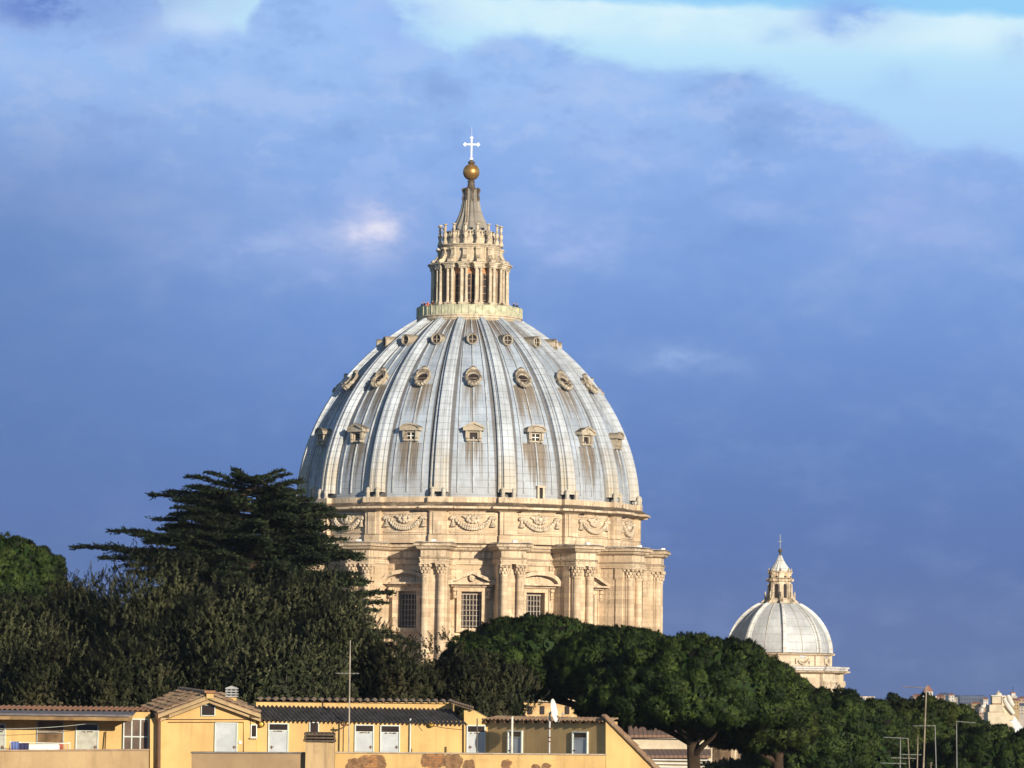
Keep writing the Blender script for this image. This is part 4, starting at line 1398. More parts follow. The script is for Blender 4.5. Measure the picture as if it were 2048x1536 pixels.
_h0 = at(640, 1536, D_M)
house = thing('terrace_house', 'low ochre roof-terrace house with pale doors, corrugated lean-to roof and flaking parapet', 'house', (0, 0, 0))
HO = house
ZB = 40.0
def fbox(px0, px1, py0, py1, d0, d1, name=None, mat=None, parent=HO, mb=None, label=None):
    """box seen between two photo columns and rows, its front at distance d0"""
    pm, ym = (px0 + px1) / 2, (py0 + py1) / 2
    own = mb is None
    mb = mb or MB()
    mb.box(at(px0, ym, d0).x, at(px1, ym, d0).x, d0, d1, at(pm, py1, d0).z, at(pm, py0, d0).z)
    return mb.build(name, mat, parent, label=label) if own else mb
def poly(pts, d0, d1, mb):
    return mb.prism([(at(px, py, d0).x, at(px, py, d0).z) for px, py in pts], d0, d1)

# walls
mb = MB()
poly([(-60, 1424), (300, 1424), (300, 1700), (-60, 1700)], D_M, D_M + 6, mb)
poly([(300, 1438), (324, 1430), (418, 1399), (512, 1430), (512, 1700), (300, 1700)], D_M - 0.6, D_M + 5.99, mb)
poly([(512, 1404), (905, 1405), (905, 1700), (512, 1700)], D_M + 0.9, D_M + 5.98, mb)
poly([(512.2, 1442), (948, 1442), (948, 1700), (512.2, 1700)], D_M - 0.35, D_M + 0.88, mb)
poly([(928, 1421), (947, 1421), (976, 1437), (976, 1700), (928, 1700)], D_M - 0.5, D_M + 5.5, mb)
mb.build('wall', m_yel, HO)
# left bay: porch roof, red tile strip above it
mb = MB()
z = hz(1431, 154.9, 120)
p0, p1 = hx(-60, 154.9), hx(266, 154.9)
mb.hexa([(p0, 154.4, hz(1432, 154.4, 120)), (p1, 154.4, hz(1432, 154.4, 120)), (p1, 156, hz(1423, 156, 120)), (p0, 156, hz(1423, 156, 120)),
         (p0, 154.4, hz(1428, 154.4, 120)), (p1, 154.4, hz(1428, 154.4, 120)), (p1, 156, hz(1421, 156, 120)), (p0, 156, hz(1421, 156, 120))])
mb.build('porch_roof', plain('porch_sheet', (0.15, 0.13, 0.14), 0.6, 0, 0.3), HO)
mb = MB()
fbox(-60, 264, 1433, 1440, 154.47, 154.6, mb=mb)
fbox(-60, 258, 1433, 1436.5, 154.61, 155.98, mb=mb)
mb.build('porch_beam', plain('weathered_board', (0.26, 0.17, 0.085), 0.85, 0, 0.55, 1.3), HO)
def tile_run(name, a, b, up, n, r, mat, parent=HO):
    """row of half-round tiles: from a to b along the eave, each running along 'up'"""
    mb = MB()
    a, b, up = V(a), V(b), V(up)
    for i in range(n):
        p = a.lerp(b, (i + 0.5) / n)
        q = p + up
        dn = (b - a).normalized()
        nrm = dn.cross(up).normalized()
        if nrm.z < 0: nrm = -nrm
        rows = []
        for e, rr in ((p, r), (q, r * 0.9)):
            rows.append([e + dn * (rr * math.cos(t)) + nrm * (rr * 0.8 * math.sin(t)) for t in [PI * k / 6 for k in range(7)]])
        mb.rings(rows, False)
        rows2 = [[v - nrm * 0.02 for v in rw] for rw in rows]
    w = (b - a).length / n
    mb.add([a, b, b + up, a + up], [(0, 1, 2, 3)])
    return mb.build(name, mat, parent, True)
tile_run('tile_roof', (hx(-60, 155.95), 155.95, hz(1421.5, 156, 120)), (hx(296, 155.95), 155.95, hz(1421.5, 156, 120)), (0, 3.0, 0.14), 34, 0.07, m_tile)
# gable roof
apex_f, apex_b = at(418, 1392.5, D_M - 1.0), at(360, 1384, D_M + 4.6)
lf, lb = at(316, 1431, D_M - 1.0), at(282, 1419, D_M + 4.0)
rf, rb_ = at(521, 1430, D_M - 1.0), at(517, 1424, D_M + 4.6)
rbk = at(440, 1391, D_M + 4.6)
def slab(mb, a, b, c, d, th):
    up = V((0, 0, th))
    mb.hexa([a, b, c, d, a + up, b + up, c + up, d + up])
mb = MB()
slab(mb, lf, apex_f, apex_b, lb, 0.06); slab(mb, apex_f + V((0.005, 0, 0)), rf, rb_, rbk, 0.06)
G = mb.build('gable_roof', m_oldtile, HO)
def slope_tiles(a0, a1, b0, b1, n, r, mat, parent, rows_=7):
    """barrel tiles laid over a slope: a0-a1 eave, b0-b1 ridge"""
    mb = MB()
    for i in range(n):
        u = (i + 0.5) / n
        p, q = a0.lerp(a1, u), b0.lerp(b1, u)
        dn = (a1 - a0).normalized()
        for k in range(rows_):
            s, e = p.lerp(q, k / rows_), p.lerp(q, (k + 1.08) / rows_)
            nrm = dn.cross(e - s).normalized()
            if nrm.z < 0: nrm = -nrm
            j = V((0, 0, 0.06)) + nrm * random.uniform(0, 0.025)
            rr = r * random.uniform(0.92, 1.06)
            mb.rings([[w + j + dn * (q_ * math.cos(t)) + nrm * (q_ * 0.8 * math.sin(t)) for t in [PI * m / 5 for m in range(6)]] for w, q_ in ((s + nrm * 0.03, rr), (e, rr * 0.85))], False)
    return mb.build('roof_tiles', mat, parent, True)
slope_tiles(lf, lb, apex_f, apex_b, 17, 0.105, m_oldtile, G)
slope_tiles(rf, rb_, apex_f + V((0.02, 0, 0)), rbk, 18, 0.105, m_oldtile, G)
mb = MB()
for (a, b) in ((lf, apex_f), (apex_f, rf)):
    dn = (b - a).normalized()
    for off, th in ((V((0, -0.03, -0.10)), 0.12), (V((0, 0.10, -0.24)), 0.12)):
        p, q = a + off, b + off
        mb.hexa([p, q, q + V((0, 0.4, 0)), p + V((0, 0.4, 0)), p + V((0, 0, th)), q + V((0, 0, th)), q + V((0, 0.4, th)), p + V((0, 0.4, th))])
mb.build('verge', m_tan, HO)
for px, py in ((330, 1432), (508, 1432)):
    fbox(px - 8, px + 8, py - 3, py + 3, D_M - 0.95, D_M - 0.5, 'rafter_end', m_wood)
mb = MB()
n = 12
for i in range(n):
    p = apex_f.lerp(apex_b, i / n); q = apex_f.lerp(apex_b, (i + 1.1) / n)
    mb.tube([p + V((0, 0, 0.08)), q + V((0, 0, 0.10))], [0.13, 0.11], 8)
mb.build('ridge_tile', m_oldtile, HO, True)
mb = MB()
fbox(413, 427, 1386, 1397, D_M - 1.1, D_M - 0.6, mb=mb)
mb.build('gable_pier', m_yel, HO)
mb = MB()
fbox(409, 430, 1381, 1386, D_M - 1.2, D_M - 0.5, mb=mb)
mb.build('pier_cap', m_tile, HO)
# chimney with slatted cap behind the gable
mb = MB()
fbox(455.5, 472, 1394, 1420, D_M - 0.2, D_M + 0.15, mb=mb)
ch = mb.build('chimney', m_yel, HO)
mb = MB()
for i in range(4):
    fbox(450.5, 475, 1391.5 - i * 5.2, 1394 - i * 5.2, D_M - 0.29, D_M + 0.24, mb=mb)
for px in (452, 461, 470): fbox(px, px + 3, 1375, 1391, D_M - 0.2, D_M - 0.12, mb=mb)
poly([(450, 1376), (475, 1376), (463, 1371.5)], D_M - 0.3, D_M + 0.25, mb)
mb.build('chimney_cap', plain('grey_slat', (0.36, 0.37, 0.38), 0.7, 0, 0.3), ch)
fbox(455, 471, 1377, 1392, D_M - 0.08, D_M + 0.1, 'flue', m_glass, ch)
# corrugated lean-to
def lean_to():
    mb = MB()
    x0, x1 = at(498, 1440, D_M - 0.62).x, at(936, 1440, D_M - 0.62).x
    zl, zh = hz(1443, D_M - 0.62, 720), hz(1414.5, D_M + 0.95, 720)
    n = 620
    rows = []
    per = (x1 - x0) / 50.0
    for t in [0.0, 1.0]:
        rows.append([(x0 + (x1 - x0) * i / n - t * 0.6, D_M - 0.62 + t * 1.55, zl + (zh - zl) * t + 0.042 * math.sin(2 * PI * (x0 + (x1 - x0) * i / n) / per) - 0.05 * ((i / n) - 0.5)) for i in range(n + 1)])
    rows = [rows[0], rows[1], [(x, y, z - 0.014) for x, y, z in rows[1]], [(x, y, z - 0.014) for x, y, z in rows[0]]]
    mb.rings(rows + [rows[0]], False)
    return mb.build('corrugated_roof', m_corr, HO)
lean_to()
tile_run('tile_coping', (hx(505, D_M + 0.8), D_M + 0.8, hz(1405, D_M + 0.8, 700)), (hx(906, D_M + 0.8), D_M + 0.8, hz(1405, D_M + 0.8, 700)), (0, 2.4, 0.10), 26, 0.115, m_oldtile)
# tiled end parapet over the door
a0, a1 = at(903, 1408, D_M - 0.1), at(946, 1421, D_M - 0.55)
mb = MB()
for i in range(9):
    p = a0.lerp(a1, (i + 0.5) / 9)
    mb.rings([[V((p.x + 0.055 * math.cos(t) + u * 0.0, p.y + yy, p.z + 0.05 + 0.045 * math.sin(t) + yy * 0.03)) for t in [PI * m / 5 for m in range(6)]] for u, yy in ((0, -0.25), (0.0, 1.9))], False)
slab(mb, a0 + V((0, -0.2, 0)), a1 + V((0, -0.2, 0)), a1 + V((0, 1.8, 0.06)), a0 + V((0, 1.8, 0.06)), 0.05)
mb.build('parapet_tiles', m_oldtile, HO, True)
# doors and windows on the front
def door(px0, px1, py0, d, transom=True, parent=HO, label=None, handle=1, xf=None, py1=1520, mat=None):
    f = 2.4
    mb = MB()
    fbox(px0, px0 + f, py0, py1, d - 0.07, d + 0.03, mb=mb); fbox(px1 - f, px1, py0, py1, d - 0.07, d + 0.03, mb=mb)
    fbox(px0 + f, px1 - f, py0, py0 + f, d - 0.07, d + 0.03, mb=mb)
    dd = mb.build('door', m_frame, parent, label=label)
    top = py0 + 14 if transom else py0 + f
    if transom:
        fbox(px0 + f, px1 - f, py0 + f, top, d - 0.02, d + 0.02, 'transom', m_glass, dd)
        fbox(px0 + f, px1 - f, top, top + 2.0, d - 0.05, d + 0.02, 'transom_bar', m_frame, dd)
        mb = MB()
        for k in range(5):
            q = px0 + f + 1 + random.random() * (px1 - px0 - 2 * f - 8)
            fbox(q, q + 2 + 5 * random.random(), top + 1.2, top + 2.6 + random.random(), d - 0.055, d - 0.051, mb=mb)
        mb.build('rust_mark', m_rust, dd)
        top += 2
    fbox(px0 + f, px1 - f, top, py1, d - 0.03, d + 0.01, 'door_leaf', mat or m_wdoor, dd)
    hxp = px1 - 9 if handle > 0 else px0 + 5
    mb = MB()
    fbox(hxp, hxp + 6, 1493, 1494.6, d - 0.08, d - 0.04, mb=mb); fbox(hxp + 1, hxp + 2.8, 1491, 1498, d - 0.045, d - 0.03, mb=mb)
    mb.build('handle', m_rust, dd)
    return dd
door(429, 475, 1445, D_M - 0.6, False, label='plain pale blue-grey door under the gable')
door(536, 577, 1446, D_M - 0.35, handle=-1)
door(709, 748, 1449, D_M - 0.35); door(760, 800, 1450, D_M - 0.35)
door(933, 971, 1450, D_M - 0.5, handle=-1)
door(151, 197, 1447, D_M, label='grey door in the shade of the porch roof', mat=plain('grey_door', (0.42, 0.42, 0.37), 0.6))
door(-26, 11, 1447, D_M, mat=plain('grey_green_door', (0.44, 0.46, 0.42), 0.6))
def window(px0, px1, py0, py1, d, name='window', nx=1, nz=1, fr=1.8, mat=None, glass=None, sill=False):
    mb = MB()
    m_ = mat or m_frame
    fbox(px0, px0 + fr, py0, py1, d - 0.06, d + 0.03, mb=mb); fbox(px1 - fr, px1, py0, py1, d - 0.06, d + 0.03, mb=mb)
    fbox(px0 + fr, px1 - fr, py0, py0 + fr, d - 0.06, d + 0.03, mb=mb); fbox(px0 + fr, px1 - fr, py1 - fr, py1, d - 0.06, d + 0.03, mb=mb)
    for i in range(1, nx):
        q = px0 + (px1 - px0) * i / nx
        fbox(q - fr / 2, q + fr / 2, py0 + fr, py1 - fr, d - 0.055, d + 0.02, mb=mb)
    for i in range(1, nz):
        q = py0 + (py1 - py0) * i / nz
        fbox(px0 + fr, px1 - fr, q - fr / 2, q + fr / 2, d - 0.05, d + 0.02, mb=mb)
    w = mb.build(name, m_, HO)
    fbox(px0 + fr, px1 - fr, py0 + fr, py1 - fr, d - 0.03, d + 0.01, 'pane', glass or m_glass, w)
    if sill:
        fbox(px0 - 1.5, px1 + 1.5, py1, py1 + 2.2, d - 0.14, d + 0.02, 'sill', m_pale, w)
    return w
window(402, 430.5, 1409, 1432, D_M - 0.6, 'gable_vent', 1, 1, 1.6)
window(501.5, 514, 1449, 1475, D_M - 0.6, 'narrow_window', 1, 1, 1.6, m_white, sill=True)
window(618.5, 638, 1444, 1482, D_M - 0.35, 'small_window', 1, 1, 2.0)
m_dusk = plain('curtained_glass', (0.17, 0.11, 0.06), 0.3, 0, 0.5, 2.0)
window(73, 127.5, 1440, 1512, D_M, 'wide_window', 1, 3, 2.2, plain('grey_frame', (0.36, 0.37, 0.36), 0.5), m_dusk)
window(246, 298, 1437, 1510, D_M - 0.06, 'glazed_screen', 3, 2, 2.6, m_frame, plain('screen_glass', (0.15, 0.11, 0.09), 0.2, 0, 0.35, 1.5))
# services on the wall
mb = MB()
mb.tube([at(317.5, 1438, D_M - 0.85), at(316, 1700, D_M - 0.85)], 0.075, 8)
mb.lathe([(0.07, at(317, 1444, 155).z), (0.14, at(317, 1434, 155).z), (0.15, at(317, 1426, 155).z)], 8, at(317, 1430, D_M - 0.85).x, D_M - 0.85)
mb.build('drainpipe', m_pipe, HO, True)
mb = MB()
d = D_M - 0.62
for pts in (([(322, 1439), (501, 1439), (501, 1449)]), ([(336, 1444.5), (487, 1444.5), (487, 1504)])):
    mb.tube([at(px, py, d) for px, py in pts], 0.016, 5)
mb.build('conduit', m_pipe, HO)
fbox(477.5, 483, 1482, 1487.5, D_M - 0.66, D_M - 0.6, 'switch_box', m_white)
mb = MB()
mb.tube([at(821, 1437, D_M - 0.44), at(820, 1520, D_M - 0.44)], 0.03, 6)
mb.build('water_pipe', m_frame, HO)
mb = MB()
mb.tube([at(829, 1440, D_M - 0.37), at(850, 1449, D_M - 0.37), at(890, 1456, D_M - 0.37), at(930, 1460, D_M - 0.37), at(946, 1459, D_M - 0.40)], 0.008, 4)
mb.tube([at(832, 1443, D_M - 0.37), at(838, 1453, D_M - 0.37), at(845, 1462, D_M - 0.37)], 0.007, 4)
mb.build('wall_cable', m_pipe, HO)
def wall_lamp(px, py):
    p = at(px, py, D_M - 0.40)
    mb = MB()
    mb.ball((p.x, p.y - 0.05, p.z), 0.10, 14, 10)
    d = mb.build('wall_lamp', plain('amber_globe', (0.75, 0.50, 0.10), 0.12, 0.3, 0.1, 3, 0.8), HO, True)
    mb = MB(); ring(mb, p.x, p.z, 0.085, 0.085, 0.115, 0.115, p.y - 0.04, p.y + 0.06, 16)
    mb.build('lamp_ring', m_wood, d, True)
wall_lamp(523, 1448.5); wall_lamp(863, 1448.5)
# oblique wing on the right: its wall turns towards the left, so the low sun only grazes it
WA, WB = at(973, 1470, D_M - 0.45), at(1213, 1470, D_F + 0.15)
wdir = (WB - WA); wdir.z = 0
wlen = wdir.length; wdir.normalize()
wnor = V((wdir.y, -wdir.x, 0))
if wnor.y > 0: wnor = -wnor
def on_wing(px, py):
    """point of the wing wall plane under a photo pixel"""
    v = (at(px, py, 100) - EYE)
    t = (WA - EYE).dot(wnor) / v.dot(wnor)
    return EYE + v * t
def wing_box(mb, px0, px1, py0, py1, o0, o1):
    """box on the wing wall from o0 (out) to o1 (behind)"""
    ym, pm = (py0 + py1) / 2, (px0 + px1) / 2
    a, b = on_wing(px0, ym), on_wing(px1, ym)
    zt, zb = on_wing(pm, py0).z, on_wing(pm, py1).z
    def q(p, o, z): return (p.x + wnor.x * o, p.y + wnor.y * o, z)
    mb.hexa([q(a, o0, zb), q(b, o0, zb), q(b, o1, zb), q(a, o1, zb), q(a, o0, zt), q(b, o0, zt), q(b, o1, zt), q(a, o1, zt)])
    return mb
mb = MB(); wing_box(mb, 968, 1212, 1441, 1640, 0.0, -0.5)
WG = mb.build('side_wing', plaster('wing_plaster', (0.53, 0.365, 0.175), 0.45), HO)
za = on_wing(1090, 1442).z
pa, pb = on_wing(968, 1441), on_wing(1214, 1441)
rt = tile_run('wing_roof', (pa.x + wnor.x * 0.18, pa.y + wnor.y * 0.18, za), (pb.x + wnor.x * 0.18, pb.y + wnor.y * 0.18, za), (-wnor.x * 0.75, -wnor.y * 0.75, 0.12), 30, 0.075, m_oldtile)
mb = MB()
for i in range(13): wing_box(mb, 975 + i * 19, 978.5 + i * 19, 1441, 1446, 0.2, 0)
mb.build('eave_bracket', m_wood, HO)
def wing_door(px0, px1, py0):
    mb = MB()
    f = 1.8
    for a, b, c, e in ((px0, px0 + f, py0, 1530), (px1 - f, px1, py0, 1530), (px0 + f, px1 - f, py0, py0 + f + 0.6)): wing_box(mb, a, b, c, e, 0.07, -0.02)
    d = mb.build('door', m_frame, HO, label='narrow grey-blue door in the dim side wing')
    wing_box(MB(), px0 + f, px1 - f, py0 + 2, py0 + 12.5, 0.02, -0.02).build('transom', m_glass, d)
    wing_box(MB(), px0 + f, px1 - f, py0 + 12.5, py0 + 14, 0.05, -0.02).build('transom_bar', m_frame, d)
    wing_box(MB(), px0 + f, px1 - f, py0 + 14, 1530, 0.03, -0.02).build('door_leaf', m_wdoor, d)
    wing_box(MB(), px0 + 3, px0 + 7, 1500, 1501.5, 0.07, 0.03).build('handle', m_rust, d)
wing_door(1017, 1046, 1461); wing_door(1146, 1177, 1463)
# gable end on the right with its sloping verge
mb = MB()
poly([(1211.5, 1438), (1217, 1441), (1330, 1545), (1460, 1700), (1211.5, 1700)], D_F, D_F + 0.5, mb)
mb.build('gable_wall', m_yel, HO)
mb = MB()
ga, gb = at(1210, 1437, D_F - 0.12), at(1462, 1690, D_F - 0.12)
slab(mb, ga, gb, gb + V((0, 5, 0)), ga + V((0, 5, 0)), 0.07)
mb2 = slope_tiles(gb, gb + V((0, 5, 0)), ga, ga + V((0, 5, 0)), 16, 0.12, m_oldtile, mb.build('gable_slope', m_oldtile, HO), 16)
mb = MB()
for i in range(15):
    p, q = ga.lerp(gb, i / 15), ga.lerp(gb, (i + 1.06) / 15)
    mb.tube([p + V((0, 0.04, 0.07)), q + V((0, 0.04, 0.04))], [0.06, 0.05], 7)
mb.build('verge_tile', m_oldtile, HO, True)
# terrace parapets
pat = [(at(745, 1525, D_F).x, at(745, 1525, D_F).z, 0.52, 0.27, True), (at(668 + 60, 1528, D_F).x - 0.35, at(728, 1531, D_F).z, 0.28, 0.25, False),
       (at(865, 1522, D_F).x, at(865, 1521, D_F).z, 0.42, 0.27, True), (at(905, 1522, D_F).x, at(905, 1524, D_F).z, 0.34, 0.26, False),
       (at(938, 1530, D_F).x, at(938, 1535, D_F).z, 0.22, 0.27, False), (at(1012, 1530, D_F).x, at(1012, 1535, D_F).z, 0.19, 0.27, True),
       (at(1072, 1534, D_F).x, at(1072, 1540, D_F).z, 0.16, 0.22, False), (at(1092, 1534, D_F).x, at(1092, 1538, D_F).z, 0.14, 0.22, True)]
m_par = plaster('flaking_plaster', (0.57, 0.385, 0.17), 0.6, patches=pat)
mb = MB(); poly([(666, 1506), (1211, 1510), (1211, 1700), (666, 1700)], D_F, D_F + 0.3, mb)
PA = mb.build('parapet', m_par, HO, label='ochre parapet with plaster fallen off the brick')
mb = MB()
poly([(640, 1503), (1214, 1508), (1214, 1510.5), (640, 1505.6)], D_F - 0.06, D_F + 0.36, mb)
mb.build('coping', plain('zinc_coping', (0.40, 0.33, 0.26), 0.6, 0, 0.3), PA)
mb = MB(); poly([(383, 1506), (665.5, 1507), (665.5, 1700), (383, 1700)], D_F - 0.4, D_F + 0.29, mb)
PB = mb.build('parapet', m_brn, HO, label='plain brown parapet left of the chimney')
mb = MB()
poly([(381, 1503.5), (668, 1505), (668, 1507.5), (381, 1506.3)], D_F - 0.46, D_F + 0.35, mb)
mb.build('coping', plain('slate_coping', (0.17, 0.15, 0.14), 0.6, 0, 0.3), PB)
mb = MB(); poly([(-60, 1502), (297, 1500), (297, 1700), (-60, 1700)], D_M - 1.9, D_M - 1.6, mb)
mb.build('parapet', m_tan, HO, label='water-stained tan parapet in front of the porch')
mb = MB(); poly([(-60, 1500), (299, 1498), (299, 1501), (-60, 1503)], D_M - 1.95, D_M - 1.55, mb)
mb.build('coping', plain('thin_coping', (0.34, 0.24, 0.17), 0.7), HO)
# floor of the terrace and lower storeys
mb = MB()
poly([(-60, 1545), (1330, 1545), (1330, 1552), (-60, 1552)], D_F + 0.31, D_M + 5, mb)
mb.build('terrace_floor', plain('terrace_floor', (0.22, 0.16, 0.11), 0.8), HO)
mb = MB()
mb.box(hx(-60, D_M), hx(1330, D_F), D_F + 0.52, D_M + 5.9, ground_h(0, 150) - 1, at(640, 1560, D_F).z)
mb.build('lower_wall', m_yel, HO)
# chimney stack on the parapet
mb = MB(); fbox(609.5, 655.5, 1484, 1700, D_F - 0.75, D_F - 0.05, mb=mb); fbox(655.5, 667.5, 1484.4, 1700, D_F - 0.70, D_F - 0.1, mb=mb)
CK = mb.build('chimney_stack', plaster('stack_plaster', (0.44, 0.32, 0.185), 0.8, (0.16, 0.11, 0.075)), HO)
mb = MB()
for r_ in range(3):
    zc = at(638, 1482 - r_ * 6.3, D_F - 0.8).z
    n = 8
    x0, x1 = at(608 - (r_ == 0) * 1.5, 1475, D_F - 0.85).x, at(669 + (r_ == 0) * 1.5, 1475, D_F - 0.85).x
    for i in range(n):
        xx = x0 + (x1 - x0) * (i + 0.5) / n
        w = (x1 - x0) / n / 2
        mb.rings([[(xx + w * math.cos(t), yy, zc + 0.035 + 0.05 * math.sin(t)) for t in [PI * m / 5 for m in range(6)]] for yy in (D_F - 0.88, D_F + 0.08)], False)
    mb.box(x0, x1, D_F - 0.84, D_F + 0.06, zc - 0.03, zc + 0.035)
    mb.box(x0 + 0.06, x1 - 0.06, D_F - 0.7, D_F - 0.06, zc + 0.036, zc + 0.09)
mb.box(at(608, 1467, D_F - 0.8).x, at(669, 1467, D_F - 0.8).x, D_F - 0.83, D_F + 0.05, at(638, 1467.5, D_F - 0.8).z, at(638, 1465.5, D_F - 0.8).z)
mb.build('chimney_cap', plain('sooty_tile', (0.10, 0.075, 0.06), 0.85, 0, 0.4, 6), CK)

# ---- things on and above the terrace
ZT = at(640, 1545, D_F).z                   # terrace floor
def pole_pts(px, py, d, zb):
    p = at(px, py, d)
    return p, V((p.x, d, zb))
# television mast in front of the lean-to
d = D_M - 1.1
top, bot = at(700.5, 1281, d), at(697, 1545, d)
ms = thing('television_mast', 'tall thin mast with one crossbar, bracketed to the yellow wall left of the twin doors', 'antenna', (bot.x, d, ZT))
def child_tube(root, name, pts, rad, mat, n=6):
    mb = MB(); o = V(root.location)
    mb.tube([V(p) - o for p in pts], rad, n)
    return mb.build(name, mat, root)
child_tube(ms, 'pole', [bot, top], [0.034, 0.022], plain('worn_galvanised', (0.42, 0.36, 0.31), 0.5, 0.2, 0.45, 1.2))
child_tube(ms, 'crossbar', [at(671, 1346.5, d), at(718, 1347, d)], 0.014, m_steel, 5)
for q in range(6): child_tube(ms, 'antenna_rod', [at(674 + q * 8, 1346, d - 0.25), at(674 + q * 8, 1346, d + 0.25)], 0.008, m_steel, 4)
child_tube(ms, 'bracket', [at(682, 1450, d), at(699, 1450, d)], 0.035, m_pipe)
child_tube(ms, 'stay_pole', [at(687, 1445, d), V((at(686, 1500, d).x, d, ZT))], 0.025, m_pipe)
child_tube(ms, 'bracket', [at(690, 1453, d), at(690, 1453, D_M - 0.36)], 0.02, m_pipe)
# slender poles
d = D_F + 1.1
p = at(954.5, 1437, d)
o = MB().tube([(0, 0, 0), (0, 0, p.z - ZT)], [0.028, 0.024], 8).build('bare_pole', plain('dark_pole', (0.12, 0.11, 0.10), 0.6), None, loc=(p.x, d, ZT))
tag(o, 'thin dark bare pole in front of the white door nearest the dim wing', 'pole')
p = at(1024.5, 1433, d)
o = MB().tube([(0, 0, 0), (0, 0, p.z - ZT)], [0.04, 0.04], 8).build('bare_pole', plain('pale_pole', (0.66, 0.63, 0.57), 0.5), None, loc=(p.x, d, ZT))
tag(o, 'thick white bare pole before the first grey door of the dim side wing', 'pole')
# satellite dish
d = D_F + 0.75
pc = at(1109, 1421, d)
pt = at(1099.5, 1425, d)
dish = thing('satellite_dish', 'white oval satellite dish on a ringed steel pole, seen nearly edge-on before the pines', 'dish', (pt.x, d, ZT))
child_tube(dish, 'pole', [V((pt.x, d, ZT)), V((pt.x, d, pt.z))], 0.036, m_steel, 8)
mb = MB(); o = V(dish.location)
for py in (1457, 1475, 1483): mb.lathe([(0.055, at(1100, py + 1.3, d).z - o.z), (0.055, at(1100, py - 1.3, d).z - o.z)], 8)
mb.build('clamp', m_rust, dish)
ax_d = V((0.955, -0.26, 0.16)).normalized()       # where the dish looks: to the right, slightly up
u_d = V((0, 0, 1)).cross(ax_d).normalized(); w_d = ax_d.cross(u_d)
mb = MB(); rows = []
c0 = pc - o
for rr, dep in ((0.02, -0.075), (0.12, -0.068), (0.24, -0.045), (0.34, -0.015), (0.385, 0.0), (0.395, 0.0), (0.395, -0.02), (0.34, -0.035), (0.24, -0.065), (0.12, -0.088), (0.02, -0.095)):
    rows.append([c0 + u_d * (rr * math.cos(2 * PI * i / 32)) + w_d * (rr * 1.06 * math.sin(2 * PI * i / 32)) + ax_d * dep for i in range(32)])
mb.rings(rows, True, True)
dm = mb.build('reflector', m_white, dish, True)
mb = MB()
tip = c0 + ax_d * 0.28 - w_d * 0.16
mb.tube([c0 - w_d * 0.39, c0 - w_d * 0.42 + ax_d * 0.1, tip], 0.014, 5)
mb.lathe([(0.03, 0), (0.03, 0.08)], 8, tip.x, tip.y) if False else mb.ball(tip, 0.05, 8, 6)
mb.build('feed_arm', m_steel, dish)
mb = MB(); mb.tube([V((0, 0, pt.z - o.z - 0.05)), c0 - ax_d * 0.09], 0.035, 6)
mb.build('mount', m_steel, dish)
# clothes line and laundry on the left
d = D_M - 1.0
pts = []
for i in range(25):
    u = i / 24
    px, py = -30 + 276 * u, 1458 + (1438 - 1458) * u ** 1.0 + 6 * math.sin(PI * u) * (1 if u < 1 else 0)
    pts.append(at(px, py, d))
o = MB().tube(pts, 0.008, 4).build('clothes_line', m_frame)
tag(o, 'slack clothes line strung under the porch roof', 'cable')
d = D_M - 1.35
def cloth(px0, px1, py0, py1, d, mat, name, label, fold=0.05, ky=0):
    mb = MB(); rows = []
    n = 26
    for j in range(9):
        v = j / 8
        row = []
        for i in range(n + 1):
            u = i / n
            p = at(px0 + (px1 - px0) * u, py0 + (py1 - py0) * v + ky * math.sin(u * PI), d)
            row.append((p.x, d - 0.02 + fold * math.sin(u * 17 + v * 0.8) * (0.3 + v) * 0.5, p.z))
        rows.append(row)
    mb.rings(rows + [[(x, y + 0.012, z) for x, y, z in r] for r in rows[::-1]], False)
    return tag(mb.build(name, mat, None, True), label, 'laundry')
cloth(57, 119, 1490, 1512, d, m_white, 'laundry_sheet', 'white sheet drying over the stained tan parapet')
cloth(22, 38, 1483, 1512, d - 0.03, plain('blue_cloth', (0.10, 0.14, 0.34), 0.9), 'laundry_cloth', 'pale blue and navy cloth at the left end of the drying rack')
cloth(38, 58, 1486, 1512, d - 0.02, plain('navy_cloth', (0.035, 0.035, 0.10), 0.9), 'laundry_cloth', 'dark navy cloth hung between the blue cloth and the white sheet')
cloth(119, 127, 1488, 1512, d - 0.01, plain('red_cloth', (0.42, 0.12, 0.08), 0.9), 'laundry_cloth', 'small reddish cloth right of the white drying sheet')
rk = thing('drying_rack', 'folding white drying rack behind the stained parapet carrying laundry', 'drying rack', (at(80, 1500, d).x, d, ZT))
child_tube(rk, 'rail', [at(20, 1482.5, d + .03), at(56, 1488.5, d + .03), at(118, 1489.5, d + .03), at(140, 1484.5, d + .03)], 0.012, m_white, 5)
child_tube(rk, 'rail', [at(20, 1484, d + .35), at(140, 1487, d + .35)], 0.012, m_white, 5)
for px in (20, 140):
    child_tube(rk, 'leg', [at(px, 1484, d + .03), V((at(px - 4 if px < 80 else px - 2, 1540, d).x, d + 0.3, ZT))], 0.014, m_white, 5)
    child_tube(rk, 'leg', [at(px, 1485, d + .35), V((at(px - 4 if px < 80 else px - 2, 1540, d).x, d - 0.05, ZT))], 0.014, m_white, 5)
for px in (130, 135): child_tube(rk, 'slat', [at(px, 1486, d + .03), at(px - 1, 1512, d + .03)], 0.01, m_steel, 5)
# a broom handle leaning by the porch door
o = MB().tube([(0, 0, 0), (0.03, 0.12, at(204, 1463, d).z - ZT)], 0.025, 6).build('broom_handle', m_wood, None, loc=(at(203, 1500, d).x, D_M - 0.25, ZT))
tag(o, 'dark stick leaning on the yellow wall right of the porch door', 'broom')

